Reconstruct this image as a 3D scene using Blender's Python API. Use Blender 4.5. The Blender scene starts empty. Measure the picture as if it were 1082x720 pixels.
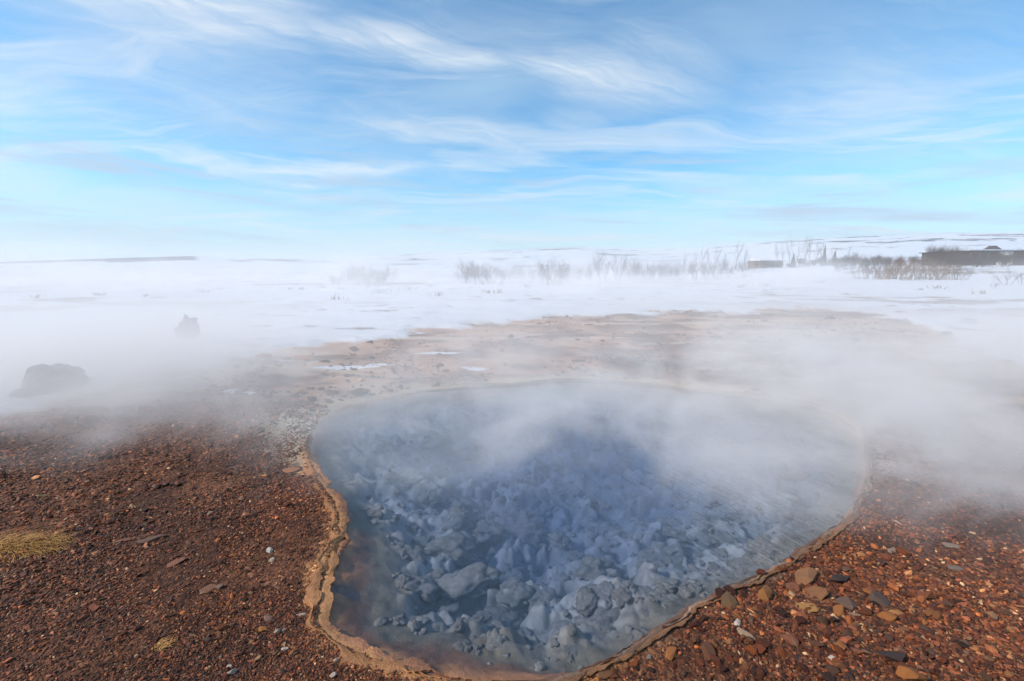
import bpy, bmesh, math, random
import numpy as np
from mathutils import Vector, Matrix, Euler, noise as mnoise

R = math.radians
rng = np.random.default_rng(7)
random.seed(7)
SC = bpy.context.scene
COL = SC.collection

# ------------------------------------------------------------------ camera model
F, CX, CY = 481.0, 541.0, 360.0
H = 1.75
PITCH = math.atan(75 / 481.0)
cp, sp = math.cos(PITCH), math.sin(PITCH)

def ray(px, py):
    a, b = (px - CX) / F, (CY - py) / F
    return np.array([a, cp + b * sp, -sp + b * cp])

def on(px, py, z=0.0):
    """where the line of sight meets the level z"""
    d = ray(px, py)
    t = (z - H) / d[2]
    return np.array([d[0] * t, d[1] * t, z])

def at(px, py, depth):
    d = ray(px, py)
    t = depth / d[1]
    return np.array([d[0] * t, depth, H + d[2] * t])

cam_d = bpy.data.cameras.new('camera')
cam_d.sensor_width = 36
cam_d.lens = F / 1082 * 36
cam_d.clip_start = 0.05
cam_d.clip_end = 20000
cam = bpy.data.objects.new('camera', cam_d)
cam.location = (0, 0, H)
cam.rotation_euler = (R(90) - PITCH, 0, 0)
COL.objects.link(cam)
SC.camera = cam

# ------------------------------------------------------------------ object helpers
def tag(o, label=None, cat=None, group=None, kind=None):
    if label: o['label'] = label
    if cat: o['category'] = cat
    if group: o['group'] = group
    if kind: o['kind'] = kind
    return o

def mesh_np(name, V, faces_flat, sizes, mat=None, smooth=False, color=None, attrs=None):
    me = bpy.data.meshes.new(name)
    V = np.asarray(V, np.float32)
    faces_flat = np.asarray(faces_flat, np.int32).ravel()
    sizes = np.asarray(sizes, np.int32)
    me.vertices.add(len(V)); me.vertices.foreach_set('co', V.ravel())
    me.loops.add(len(faces_flat)); me.loops.foreach_set('vertex_index', faces_flat)
    me.polygons.add(len(sizes))
    st = np.concatenate([[0], np.cumsum(sizes)[:-1]]).astype(np.int32)
    me.polygons.foreach_set('loop_start', st)
    me.polygons.foreach_set('loop_total', sizes)
    me.polygons.foreach_set('use_smooth', np.full(len(sizes), smooth, bool))
    me.update(calc_edges=True)
    if color is not None:
        a = me.color_attributes.new('Col', 'FLOAT_COLOR', 'POINT')
        c = np.ones((len(V), 4), np.float32); c[:, :3] = color
        a.data.foreach_set('color', c.ravel())
    for k, v in (attrs or {}).items():
        a = me.attributes.new(k, 'FLOAT', 'POINT')
        a.data.foreach_set('value', np.asarray(v, np.float32))
    if mat: me.materials.append(mat)
    return me

def link(name, me, parent=None, loc=None):
    o = bpy.data.objects.new(name, me)
    COL.objects.link(o)
    if parent: o.parent = parent
    if loc is not None: o.location = loc
    return o

def empty(name, loc, rz=0.0, scale=1.0):
    o = bpy.data.objects.new(name, None)
    o.empty_display_size = 0.2
    COL.objects.link(o)
    o.location = loc; o.rotation_euler = (0, 0, rz); o.scale = (scale,) * 3
    return o

# ------------------------------------------------------------------ noise (vectorised)
_LAT = np.random.default_rng(3).random(1 << 16).astype(np.float64)
def _h(ix, iy, iz, s):
    k = (ix * 73856093) ^ (iy * 19349663) ^ (iz * 83492791) ^ (s * 2654435761)
    k = (k ^ (k >> 13)) * 1274126177
    return _LAT[(k ^ (k >> 16)) & 0xFFFF]
def vnoise(x, y, z=None, s=0):
    x = np.asarray(x, np.float64); y = np.asarray(y, np.float64)
    z = np.zeros_like(x) if z is None else np.asarray(z, np.float64)
    ix, iy, iz = (np.floor(v).astype(np.int64) for v in (x, y, z))
    fx, fy, fz = x - ix, y - iy, z - iz
    fx, fy, fz = (f * f * f * (f * (f * 6 - 15) + 10) for f in (fx, fy, fz))
    out = 0
    for dx in (0, 1):
        for dy in (0, 1):
            for dz in (0, 1):
                w = (fx if dx else 1 - fx) * (fy if dy else 1 - fy) * (fz if dz else 1 - fz)
                out = out + w * _h(ix + dx, iy + dy, iz + dz, s)
    return out * 2 - 1
def fbm(x, y, z=None, o=4, s=0, g=0.5):
    t, a, n = 0, 1.0, 0
    for i in range(o):
        k = 2.03 ** i
        t = t + a * vnoise(np.asarray(x) * k + 11.3 * i, np.asarray(y) * k - 7.7 * i, None if z is None else np.asarray(z) * k + 3.1 * i, s + i)
        n += a; a *= g
    return t / n
def sst(a, b, x):
    t = np.clip((np.asarray(x, float) - a) / (b - a), 0, 1)
    return t * t * (3 - 2 * t)
def mixc(c, d, t):
    t = np.asarray(t)[..., None]
    return np.asarray(c) * (1 - t) + np.asarray(d) * t

# ------------------------------------------------------------------ pool outline
OUT_PX = [(330, 470), (338, 505), (359, 533), (362, 568), (350, 602), (343, 640), (352, 668), (390, 690), (430, 708),
          (470, 717), (560, 720), (602, 713), (650, 693), (700, 662), (750, 632), (800, 608), (850, 582), (890, 550),
          (911, 518), (916, 485), (905, 455), (870, 436), (820, 425), (750, 417), (700, 410), (660, 406), (600, 403),
          (545, 407), (480, 411), (420, 419), (370, 430), (342, 446)]
ctrl = np.array([on(x, y)[:2] for x, y in OUT_PX])
def catmull(P, n, closed=True):
    out = []
    m = len(P)
    for i in range(m if closed else m - 1):
        if closed:
            p0, p1, p2, p3 = P[(i - 1) % m], P[i], P[(i + 1) % m], P[(i + 2) % m]
        else:
            p0, p1, p2, p3 = P[max(i - 1, 0)], P[i], P[i + 1], P[min(i + 2, m - 1)]
        for k in range(n):
            t = k / n
            out.append(0.5 * ((2 * p1) + (-p0 + p2) * t + (2 * p0 - 5 * p1 + 4 * p2 - p3) * t * t + (-p0 + 3 * p1 - 3 * p2 + p3) * t ** 3))
    return np.array(out)
POOL = catmull(ctrl, 10)
_c = POOL.mean(0)
# a little raggedness
_s = np.arange(len(POOL))
POOL = POOL + (POOL - _c) / np.linalg.norm(POOL - _c, axis=1)[:, None] * (0.018 * fbm(POOL[:, 0] * 5, POOL[:, 1] * 5, o=3, s=5))[:, None]

def sdist(x, y, poly=POOL):
    """signed distance to a closed outline, positive outside"""
    x = np.asarray(x, float).ravel(); y = np.asarray(y, float).ravel()
    res = np.empty(len(x))
    A = poly; B = np.roll(poly, -1, 0); E = B - A; L2 = (E ** 2).sum(1)
    for i in range(0, len(x), 20000):
        px, py = x[i:i + 20000, None], y[i:i + 20000, None]
        wx, wy = px - A[:, 0], py - A[:, 1]
        t = np.clip((wx * E[:, 0] + wy * E[:, 1]) / L2, 0, 1)
        d = np.sqrt(((wx - t * E[:, 0]) ** 2 + (wy - t * E[:, 1]) ** 2).min(1))
        up = (A[:, 1] <= py) & (B[:, 1] > py); dn = (A[:, 1] > py) & (B[:, 1] <= py)
        cr = E[:, 0] * wy - E[:, 1] * wx
        w = (up & (cr > 0)).sum(1) - (dn & (cr < 0)).sum(1)
        res[i:i + 20000] = np.where(w != 0, -d, d)
    return res
def sd_fast(x, y):
    x = np.asarray(x, float).ravel(); y = np.asarray(y, float).ravel()
    d = np.full(len(x), 30.0)
    m = (np.abs(x - 0.6) < 9) & (y > -5) & (y < 16)
    d[m] = sdist(x[m], y[m])
    return d

# snow edge: y of the edge as a function of x
SN_PX = [(-500, 520), (-200, 490), (0, 452), (110, 425), (180, 404), (250, 386), (330, 372), (430, 360), (500, 349), (600, 343), (690, 333), (800, 331),
         (900, 334), (960, 346), (1010, 372), (1082, 408), (1300, 470)]
snp = np.array([on(a, b)[:2] for a, b in SN_PX])
# the edge is described by bearing, so that it may run away from the pool at both ends
sn_az = np.arctan2(snp[:, 0], snp[:, 1]); sn_r = np.hypot(snp[:, 0], snp[:, 1])
def snow_s(x, y):
    """positive in the snow field, relative units"""
    az = np.arctan2(x, y); r = np.hypot(x, y)
    e = np.interp(az, sn_az, sn_r)
    n = 0.16 * fbm(x * 0.55, y * 0.55, o=5, s=21) + 0.05 * fbm(x * 2.6, y * 2.6, o=3, s=22)
    return r / e - 1 + n

def blob(x, y, px, py, rx, ry):
    """soft patch on the ground centred where the photo shows it, radii in metres"""
    c = on(px, py)
    n = 0.45 * fbm(x * 1.7 + px, y * 1.7, o=4, s=31)
    return np.clip(1.15 - np.sqrt(((x - c[0]) / rx) ** 2 + ((y - c[1]) / ry) ** 2) + n, 0, 1)

def shelf_w(x, y):
    # wide shallow shelf at the left and near side, narrow on the right and far sides
    a = np.arctan2(y - 2.6, x - 0.6)           # bearing from the pool's deep part
    s = 0.075 + 0.15 * sst(0.55, 1.0, np.cos(a - R(203))) + 0.0 * sst(0.3, 1, np.cos(a - R(268)))
    return s * (1 + 0.35 * fbm(x * 3, y * 3, o=3, s=41))

def terrain(x, y, d=None):
    x = np.asarray(x, float).ravel(); y = np.asarray(y, float).ravel()
    r = np.hypot(x, y)
    if d is None: d = sd_fast(x, y)
    az = np.arctan2(x, y)
    # banks
    z = 0.028 * sst(0.0, 0.05, d) + 0.05 * sst(0.05, 0.8, d) + 0.05 * sst(0.5, 3, d)
    near = 1 - sst(7, 14, r)
    z = z + near * sst(0.03, 0.3, d) * (0.030 * fbm(x * 1.3, y * 1.3, o=4, s=1) + 0.012 * fbm(x * 7, y * 7, o=3, s=2))
    # layered far bank: low terraces of sinter
    back = sst(0.02, 0.3, d) * sst(4.2, 5.5, y)
    lay = fbm(x * 0.35, y * 1.1, o=4, s=8)
    z = z + back * (0.07 * lay + 0.05 * np.round(lay * 5) / 5 * (1 - sst(12, 18, r)))
    # snow lies a few centimetres thick and undulates
    s = snow_s(x, y)
    z = z + 0.07 * sst(0.0, 0.06, s) * (1 - sst(60, 120, r)) + sst(0.05, 0.5, s) * (0.17 * fbm(x * 0.14, y * 0.22, o=4, s=12) + 0.035 * fbm(x * 0.9, y * 1.3, o=3, s=13))
    z = z + sst(30, 300, r) * 0.9 * fbm(x * 0.012, y * 0.012, o=4, s=14)
    z = z + sst(45, 125, r) * 2.3 * sst(R(5), R(38), az)
    # mound at the near left corner
    # basin
    di = np.clip(-d, 0, None)
    w = shelf_w(x, y)
    sh = -0.012 - 0.10 * sst(0, 1.1, di / w)
    v = np.abs(fbm(x * 1.9 + 0.25 * fbm(x * 6, y * 6, o=2, s=56), y * 2.3, o=3, s=54))
    crack = (1 - sst(0.0, 0.26, v)) * sst(0.15, 0.4, di - w)
    deep = 0.22 * sst(-0.04, 0.40, di - w) + 0.26 * sst(0.4, 1.6, di - w) + 0.13 * crack
    lumps = sst(0.0, 0.3, di - w) * (0.17 * np.abs(fbm(x * 2.6, y * 3.0, o=2, s=51)) + 0.085 * np.abs(fbm(x * 6.5, y * 7.5, o=2, s=52)) + 0.035 * np.abs(fbm(x * 15, y * 15, o=3, s=55)))
    zin = sh - deep + lumps + 0.008 * fbm(x * 12, y * 12, o=3, s=53) * sst(0.01, 0.08, di)
    return np.where(d < 0, zin, z)

# ------------------------------------------------------------------ node helper
class NT:
    def __init__(self, mat):
        self.nt = mat.node_tree; self.n = self.nt.nodes; self.l = self.nt.links
    def node(self, t, **kw):
        nd = self.n.new(t)
        for k, v in kw.items():
            if k == 'inp':
                for kk, vv in v.items():
                    if hasattr(vv, 'is_output') or isinstance(vv, bpy.types.NodeSocket): self.l.new(vv, nd.inputs[kk])
                    else: nd.inputs[kk].default_value = vv
            else: setattr(nd, k, v)
        return nd
    def m(self, op, a, b=None, c=None, clamp=False):
        nd = self.n.new('ShaderNodeMath'); nd.operation = op; nd.use_clamp = clamp
        for i, v in enumerate((a, b, c)):
            if v is None: continue
            if isinstance(v, bpy.types.NodeSocket): self.l.new(v, nd.inputs[i])
            else: nd.inputs[i].default_value = v
        return nd.outputs[0]
    def ss(self, x, a, b):
        nd = self.n.new('ShaderNodeMapRange'); nd.interpolation_type = 'SMOOTHSTEP'
        for i, v in ((0, x), (1, a), (2, b)):
            if isinstance(v, bpy.types.NodeSocket): self.l.new(v, nd.inputs[i])
            else: nd.inputs[i].default_value = v
        return nd.outputs[0]
    def mix(self, f, a, b, bt='MIX'):
        nd = self.n.new('ShaderNodeMix'); nd.data_type = 'RGBA'; nd.blend_type = bt
        for i, v in ((0, f), (6, a), (7, b)):
            if isinstance(v, bpy.types.NodeSocket): self.l.new(v, nd.inputs[i])
            elif i == 0: nd.inputs[i].default_value = v
            else: nd.inputs[i].default_value = (*v, 1)
        return nd.outputs[2]
    def noise(self, vec, scale, detail=4, rough=0.5, dist=0.0, col=False):
        nd = self.n.new('ShaderNodeTexNoise'); nd.inputs['Scale'].default_value = scale
        nd.inputs['Detail'].default_value = detail; nd.inputs['Roughness'].default_value = rough
        nd.inputs['Distortion'].default_value = dist
        if vec is not None: self.l.new(vec, nd.inputs['Vector'])
        return nd.outputs['Color' if col else 'Fac']
    def mapping(self, vec, loc=(0, 0, 0), rot=(0, 0, 0), scale=(1, 1, 1)):
        nd = self.n.new('ShaderNodeMapping')
        self.l.new(vec, nd.inputs[0])
        nd.inputs[1].default_value = loc; nd.inputs[2].default_value = rot; nd.inputs[3].default_value = scale
        return nd.outputs[0]
    def vm(self, op, a, b=None):
        nd = self.n.new('ShaderNodeVectorMath'); nd.operation = op
        for i, v in enumerate((a, b)):
            if v is None: continue
            if isinstance(v, bpy.types.NodeSocket): self.l.new(v, nd.inputs[i])
            else: nd.inputs[i].default_value = v
        return nd.outputs[0]
    def bump(self, h, strength, dist, normal=None):
        nd = self.n.new('ShaderNodeBump'); nd.inputs['Strength'].default_value = strength; nd.inputs['Distance'].default_value = dist
        self.l.new(h, nd.inputs['Height'])
        if normal is not None: self.l.new(normal, nd.inputs['Normal'])
        return nd.outputs[0]

def new_mat(name):
    m = bpy.data.materials.new(name); m.use_nodes = True
    for n in list(m.node_tree.nodes):
        if n.type != 'OUTPUT_MATERIAL': m.node_tree.nodes.remove(n)
    N = NT(m); N.out = next(n for n in N.n if n.type == 'OUTPUT_MATERIAL')
    return m, N

def bsdf(N, color, rough=0.8, normal=None, spec=0.3):
    b = N.n.new('ShaderNodeBsdfPrincipled')
    for k, v in (('Base Color', color), ('Roughness', rough), ('Specular IOR Level', spec)):
        if isinstance(v, bpy.types.NodeSocket): N.l.new(v, b.inputs[k])
        elif k == 'Base Color': b.inputs[k].default_value = (*v, 1)
        else: b.inputs[k].default_value = v
    if normal is not None: N.l.new(normal, b.inputs['Normal'])
    N.l.new(b.outputs[0], N.out.inputs['Surface'])
    return b

def simple(name, c, rough=0.8, var=0.25, scale=8.0, bump=0.3, bd=0.01, spec=0.3):
    m, N = new_mat(name)
    tc = N.n.new('ShaderNodeTexCoord').outputs['Object']
    n = N.noise(tc, scale, 5, 0.6)
    col = N.mix(n, tuple(v * (1 - var) for v in c), tuple(min(1, v * (1 + var)) for v in c))
    bsdf(N, col, rough, N.bump(n, bump, bd), spec)
    return m

# ------------------------------------------------------------------ ground
def ground_material():
    m, N = new_mat('ground_surface')
    tc = N.n.new('ShaderNodeTexCoord').outputs['Object']
    colr = N.node('ShaderNodeAttribute', attribute_name='Col').outputs['Color']
    grav = N.node('ShaderNodeAttribute', attribute_name='gravel').outputs['Fac']
    snow = N.node('ShaderNodeAttribute', attribute_name='snow').outputs['Fac']
    wet = N.node('ShaderNodeAttribute', attribute_name='wet').outputs['Fac']
    warp = N.vm('ADD', tc, N.vm('MULTIPLY', N.vm('SUBTRACT', N.noise(tc, 30, 2, col=True), (0.5, 0.5, 0.5)), (0.03, 0.03, 0.03)))
    vo = N.node('ShaderNodeTexVoronoi', inp={'Scale': 75.0}); N.l.new(N.mapping(warp, rot=(0, 0, 0.5), scale=(1, 0.65, 1)), vo.inputs['Vector'])
    sepv = N.node('ShaderNodeSeparateColor'); N.l.new(vo.outputs['Color'], sepv.inputs[0])
    g1 = N.mix(N.ss(sepv.outputs[0], 0.0, 1.0), (0.45, 0.38, 0.36), (1.55, 1.5, 1.45))
    g1 = N.mix(N.ss(sepv.outputs[1], 0.93, 0.97), g1, (2.6, 2.8, 3.0))
    fine = N.noise(tc, 140, 4, 0.65)
    mott = N.noise(tc, 7, 6, 0.62)
    f1 = N.mix(fine, (0.75, 0.75, 0.75), (1.25, 1.25, 1.25))
    f2 = N.mix(mott, (0.66, 0.68, 0.70), (1.34, 1.32, 1.30))
    mud = N.mix(1.0, f1, f2, 'MULTIPLY')
    fac = N.mix(grav, mud, g1)
    fac = N.mix(snow, fac, (1, 1, 1))
    col = N.mix(1.0, colr, fac, 'MULTIPLY')
    hv = N.m('MULTIPLY', N.m('SUBTRACT', 1.0, vo.outputs['Distance']), grav)
    mid = N.noise(tc, 26, 5, 0.65)
    h = N.m('ADD', N.m('ADD', hv, N.m('MULTIPLY', mid, N.m('MULTIPLY', wet, 1.6))), N.m('MULTIPLY', N.m('ADD', fine, mott), N.m('SUBTRACT', 1.0, N.m('MULTIPLY', snow, 0.8))))
    sn = N.m('MULTIPLY', N.noise(N.mapping(tc, scale=(0.7, 1.6, 1)), 2.2, 5, 0.6), snow)
    nrm = N.bump(h, 0.55, 0.012, N.bump(sn, 0.6, 0.10))
    rough = N.m('SUBTRACT', 0.92, N.m('MULTIPLY', wet, 0.55))
    bsdf(N, col, rough, nrm, 0.3)
    return m

def build_ground():
    ang_f = np.linspace(-R(68), R(68), 640)
    ang_b = np.linspace(R(68), R(292), 56)[1:-1]
    ang = np.concatenate([ang_f, ang_b])
    rs = [0.25]
    while rs[-1] < 12: rs.append(rs[-1] * 1.0062)
    while rs[-1] < 60: rs.append(rs[-1] * 1.014)
    while rs[-1] < 6000: rs.append(rs[-1] * 1.035)
    rs = np.array(rs)
    A, Rr = np.meshgrid(ang, rs)
    x = (Rr * np.sin(A)).ravel(); y = (Rr * np.cos(A)).ravel()
    nA, nR = len(ang), len(rs)
    d = sd_fast(x, y)
    z = terrain(x, y, d)
    r = np.hypot(x, y)
    s = snow_s(x, y)
    snow = sst(-0.01, 0.03, s)
    # ---- intrinsic colours
    n1 = fbm(x * 0.9, y * 0.9, o=5, s=61); n2 = fbm(x * 4, y * 4, o=4, s=62)
    mudc = mixc((0.42, 0.26, 0.18), (0.14, 0.072, 0.045), sst(-0.35, 0.4, n1 + 0.3 * n2))
    grav = 0
    mudc = mixc(mudc, (0.50, 0.39, 0.29), sst(0.15, 0.55, fbm(x * 0.5, y * 1.7, o=4, s=63)))
    gcol = mixc((0.066, 0.025, 0.0115), (0.130, 0.052, 0.024), sst(-0.4, 0.5, fbm(x * 2.2, y * 2.2, o=4, s=64)))
    # gravel banks on both sides of the pool
    yb = np.interp(x, [-9, -4.5, -2.3, -1.6, 1, 3.4, 4.2, 9], [7.4, 6.3, 5.3, 4.4, 4.0, 4.1, 4.9, 6.2])
    grav = sst(0.25, -0.25, (y - yb) + 0.7 * fbm(x * 1.1, y * 1.1, o=4, s=65))
    grav = grav * sst(0.02, 0.10, d + 0.05 * n2)
    c = mixc(mudc, gcol, grav)
    # dull grey brown where the gravel banks end
    # cream sinter along the far and left shore
    sint = sst(0.55, 0.05, d + 0.25 * n2 + 0.15 * n1) * sst(3.4, 4.3, y + 0.2 * n1) * (d > 0)
    grav = grav * (1 - sint)
    c = mixc(c, (0.52, 0.42, 0.30), 0.85 * sint)
    crm = 0.95 * blob(x, y, 318, 452, 0.55, 0.55) * (d > 0)
    c = mixc(c, (0.58, 0.50, 0.37), crm); grav = grav * (1 - crm)
    # tan crust of the near shore
    left = sst(0.9, 0.2, x) * sst(4.6, 3.8, y)
    cr = sst(0.16, 0.05, d + 0.09 * n2) * (d > -0.02) * left
    c = mixc(c, (0.43, 0.20, 0.075), cr)
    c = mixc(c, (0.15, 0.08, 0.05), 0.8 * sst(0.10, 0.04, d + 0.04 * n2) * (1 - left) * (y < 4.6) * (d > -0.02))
    # dark and rusty patches
    for (px, py, rx, ry, cc, k) in ((700, 392, 1.2, 0.35, (0.10, 0.075, 0.06), .9), (655, 387, 0.6, 0.25, (0.10, 0.075, 0.06), .8), (830, 338, 2.4, 0.7, (0.13, 0.085, 0.055), .85),
                                    (320, 384, 0.75, 0.35, (0.09, 0.065, 0.05), .9), (398, 362, 1.0, 0.6, (0.12, 0.085, 0.065), .8), (700, 352, 2.0, 0.5, (0.17, 0.11, 0.075), .7),
                                    (318, 383, 0.28, 0.16, (0.42, 0.15, 0.03), .95), (385, 406, 0.55, 0.12, (0.13, 0.10, 0.06), .8), (340, 414, 0.3, 0.1, (0.15, 0.11, 0.07), .8),
                                    (555, 393, 0.4, 0.16, (0.16, 0.12, 0.08), .8), (830, 372, 1.3, 0.5, (0.20, 0.13, 0.09), .7), (760, 365, 1.1, 0.5, (0.22, 0.15, 0.10), .6),
                                    (940, 470, 0.8, 0.6, (0.12, 0.07, 0.05), .6), (270, 458, 0.4, 0.25, (0.16, 0.13, 0.10), .7), (900, 365, 1.5, 0.4, (0.18, 0.12, 0.09), .6)):
        c = mixc(c, cc, k * sst(0.1, 0.6, blob(x, y, px, py, rx, ry)) * (d > 0.02))
    # snow patches left on the warm ground
    sp_ = np.zeros_like(x)
    for (px, py, rx, ry) in ((365, 396, 0.62, 0.22), (400, 391, 0.35, 0.16), (470, 378, 0.6, 0.14), (255, 425, 0.3, 0.1), (500, 395, 0.3, 0.08)):
        sp_ = np.maximum(sp_, sst(0.25, 0.5, blob(x, y, px, py, rx, ry)))
    snow = np.maximum(snow, sp_ * (d > 0.1))
    # bare streaks in the wide snow field
    st = fbm(x * 0.05, y * 0.16, o=5, s=71) + 0.25 * fbm(x * 0.6, y * 0.6, o=3, s=72)
    bare = sst(0.34, 0.44, st) * sst(14, 40, r)
    bare = np.maximum(bare, sst(0.5, 0.6, fbm(x * 0.9, y * 1.6, o=3, s=73)) * sst(0.05, 0.15, s) * (1 - sst(0.5, 2.2, s)))
    c = mixc(c, (0.16, 0.12, 0.095), bare * sst(0.05, 0.2, s))
    snow = snow * (1 - 0.85 * bare)
    c = mixc(c, (0.60, 0.62, 0.66), snow)
    # inside the pool
    di = np.clip(-d, 0, None); w = shelf_w(x, y)
    t = di / w
    ins = mixc((0.33, 0.15, 0.065), (0.17, 0.08, 0.045), sst(0.15, 0.6, t + 0.35 * n2))
    ins = mixc(ins, (0.14, 0.115, 0.08), sst(0.6, 1.1, t + 0.3 * n2))
    ins = mixc(ins, (0.25, 0.23, 0.208), sst(0.05, 0.3, di - w + 0.08 * n2))
    ins = mixc(ins, (0.19, 0.177, 0.163), 0.7 * sst(0.50, 0.8, di - w + 0.1 * n2))
    # green algae film at the left edge and dark stain
    ins = mixc(ins, (0.07, 0.10, 0.05), 0.7 * blob(x, y, 378, 545, 0.07, 0.2))
    ins = mixc(ins, (0.05, 0.045, 0.045), 0.9 * sst(.2, .7, blob(x, y, 368, 618, 0.12, 0.07)))
    ins = ins * np.clip(1 + 0.45 * fbm(x * 9, y * 9, o=5, s=68) + 0.3 * fbm(x * 30, y * 30, o=3, s=69), 0.3, 2)[:, None]
    c = np.where((d < 0)[:, None], ins, c)
    wet = np.where(d < 0.0, 0.9, 0.5 * sst(0.2, 0.0, d)) + 0.2 * (1 - snow) * sst(0.1, 0.6, n1)
    # faces
    i = np.arange(nR - 1)[:, None] * nA; j = np.arange(nA)[None, :]
    a = i + j; b = i + (j + 1) % nA
    quads = np.stack([a, b, b + nA, a + nA], -1).reshape(-1, 4)[:, ::-1]
    V = np.stack([x, y, z], 1)
    V = np.vstack([V, [0, 0, z[:nA].mean()]])
    cf = np.stack([np.full(nA, len(V) - 1), np.arange(nA), (np.arange(nA) + 1) % nA], 1)[:, ::-1]
    flat = np.concatenate([quads.ravel(), cf.ravel()])
    sizes = np.concatenate([np.full(len(quads), 4), np.full(nA, 3)])
    ap = lambda v: np.append(v, v[0])
    me = mesh_np('ground', V, flat, sizes, ground_material(), True, np.vstack([c, c[:1]]), dict(gravel=ap(grav), snow=ap(np.clip(snow, 0, 1)), wet=ap(np.clip(wet, 0, 1))))
    o = link('ground', me)
    tag(o, 'rust brown gravel, tan mud and snow field around the hot spring', 'ground', kind='structure')
build_ground()

# ------------------------------------------------------------------ hills
def build_hills():
    HP = [(-900, 262), (-300, 268), (0, 277), (120, 273.5), (200, 270.5), (250, 273), (330, 275), (400, 270), (450, 268), (560, 263), (610, 261), (660, 264), (720, 263), (800, 257),
          (880, 251), (960, 248), (1010, 246), (1082, 246), (1250, 250), (1600, 246), (2200, 255)]
    az = np.linspace(-R(65), R(74), 900)
    tr = np.concatenate([np.linspace(0, 0.6, 30), np.linspace(0.61, 1, 60), np.linspace(1.03, 1.5, 10)])
    A, T = np.meshgrid(az, tr)
    # ridge line: bearing -> elevation
    ex = [math.atan2(*ray(a, b)[:2]) for a, b in HP]
    et = [ray(a, b)[2] / math.hypot(*ray(a, b)[:2]) for a, b in HP]
    el = np.interp(A, ex, et)
    Rr = 380 + T * 2300
    k = sst(0, 1, T) ** 1.0
    z = (H + Rr * el) * k
    x, y = Rr * np.sin(A), Rr * np.cos(A)
    bumpy = fbm(x * 0.004, y * 0.004, o=5, s=81)
    z = z + bumpy * 9 * k * (1 - 0.75 * sst(0.75, 1.0, T)) - 3 * (1 - sst(0, 0.06, T))
    z = np.where(T > 1, z * (1 - sst(1, 1.6, T)), z)
    z = z + np.where(np.abs(T - 1) < 0.05, 1, 0) * 1.0 * fbm(x * 0.02, y * 0.02, o=3, s=83)
    def aT(px): return math.atan2(*ray(px, 270)[:2])
    rk = np.zeros_like(A)
    for (xa, xb, t0, t1, k) in ((-300, 215, 0.66, 1.0, 1.0), (100, 215, 0.60, 1.0, 1.0), (250, 330, 0.70, 0.90, .8), (555, 622, 0.93, 0.985, .9), (460, 540, 0.86, 0.90, .5), (800, 850, 0.90, 0.95, .8), (880, 935, 0.91, 0.95, .9), (975, 1085, 0.945, 0.985, .8), (900, 1085, 0.70, 0.745, .75), (1000, 1300, 0.8, 0.84, .8), (860, 1000, 0.60, 0.635, .6)):
        f = fbm(A * 60, T * 30, o=4, s=84)
        rk = np.maximum(rk, k * sst(0.0, 0.02, A - aT(xa) + 0.01 * f) * sst(0.0, 0.02, aT(xb) - A + 0.01 * f) * sst(-0.01, 0.008, T - t0 + 0.02 * f) * sst(-0.01, 0.008, t1 - T + 0.02 * f))
    n, mm = A.shape
    a = (np.arange(n - 1)[:, None] * mm + np.arange(mm - 1)[None]).ravel()
    q = np.stack([a, a + mm, a + mm + 1, a + 1], 1)
    m, N = new_mat('snowy_hillside')
    tc = N.n.new('ShaderNodeTexCoord').outputs['Object']
    n1 = N.noise(N.mapping(tc, scale=(0.0045, 0.0075, 0.01)), 1.0, 8, 0.62, 0.6)
    n2 = N.noise(N.mapping(tc, scale=(0.022, 0.022, 0.022)), 1.0, 6, 0.68)
    f = N.ss(N.m('ADD', n1, N.m('MULTIPLY', N.m('SUBTRACT', n2, 0.5), 0.22)), 0.575, 0.625)
    rock = N.mix(n2, (0.07, 0.065, 0.07), (0.14, 0.115, 0.10))
    rka = N.node('ShaderNodeAttribute', attribute_name='rock').outputs['Fac']
    f = N.m('MAXIMUM', f, N.ss(N.m('ADD', rka, N.m('MULTIPLY', N.m('SUBTRACT', n2, 0.5), 2.6)), 0.55, 0.85))
    colr = N.mix(f, (0.60, 0.62, 0.66), rock)
    bsdf(N, colr, 0.9, None, 0.2)
    me = mesh_np('hills', np.stack([x, y, z], -1).reshape(-1, 3), q, np.full(len(q), 4), m, True, None, dict(rock=rk.ravel()))
    tag(link('hills', me), 'low snow covered hills with dark bare streaks on the skyline', 'hills', kind='structure')
build_hills()

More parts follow.
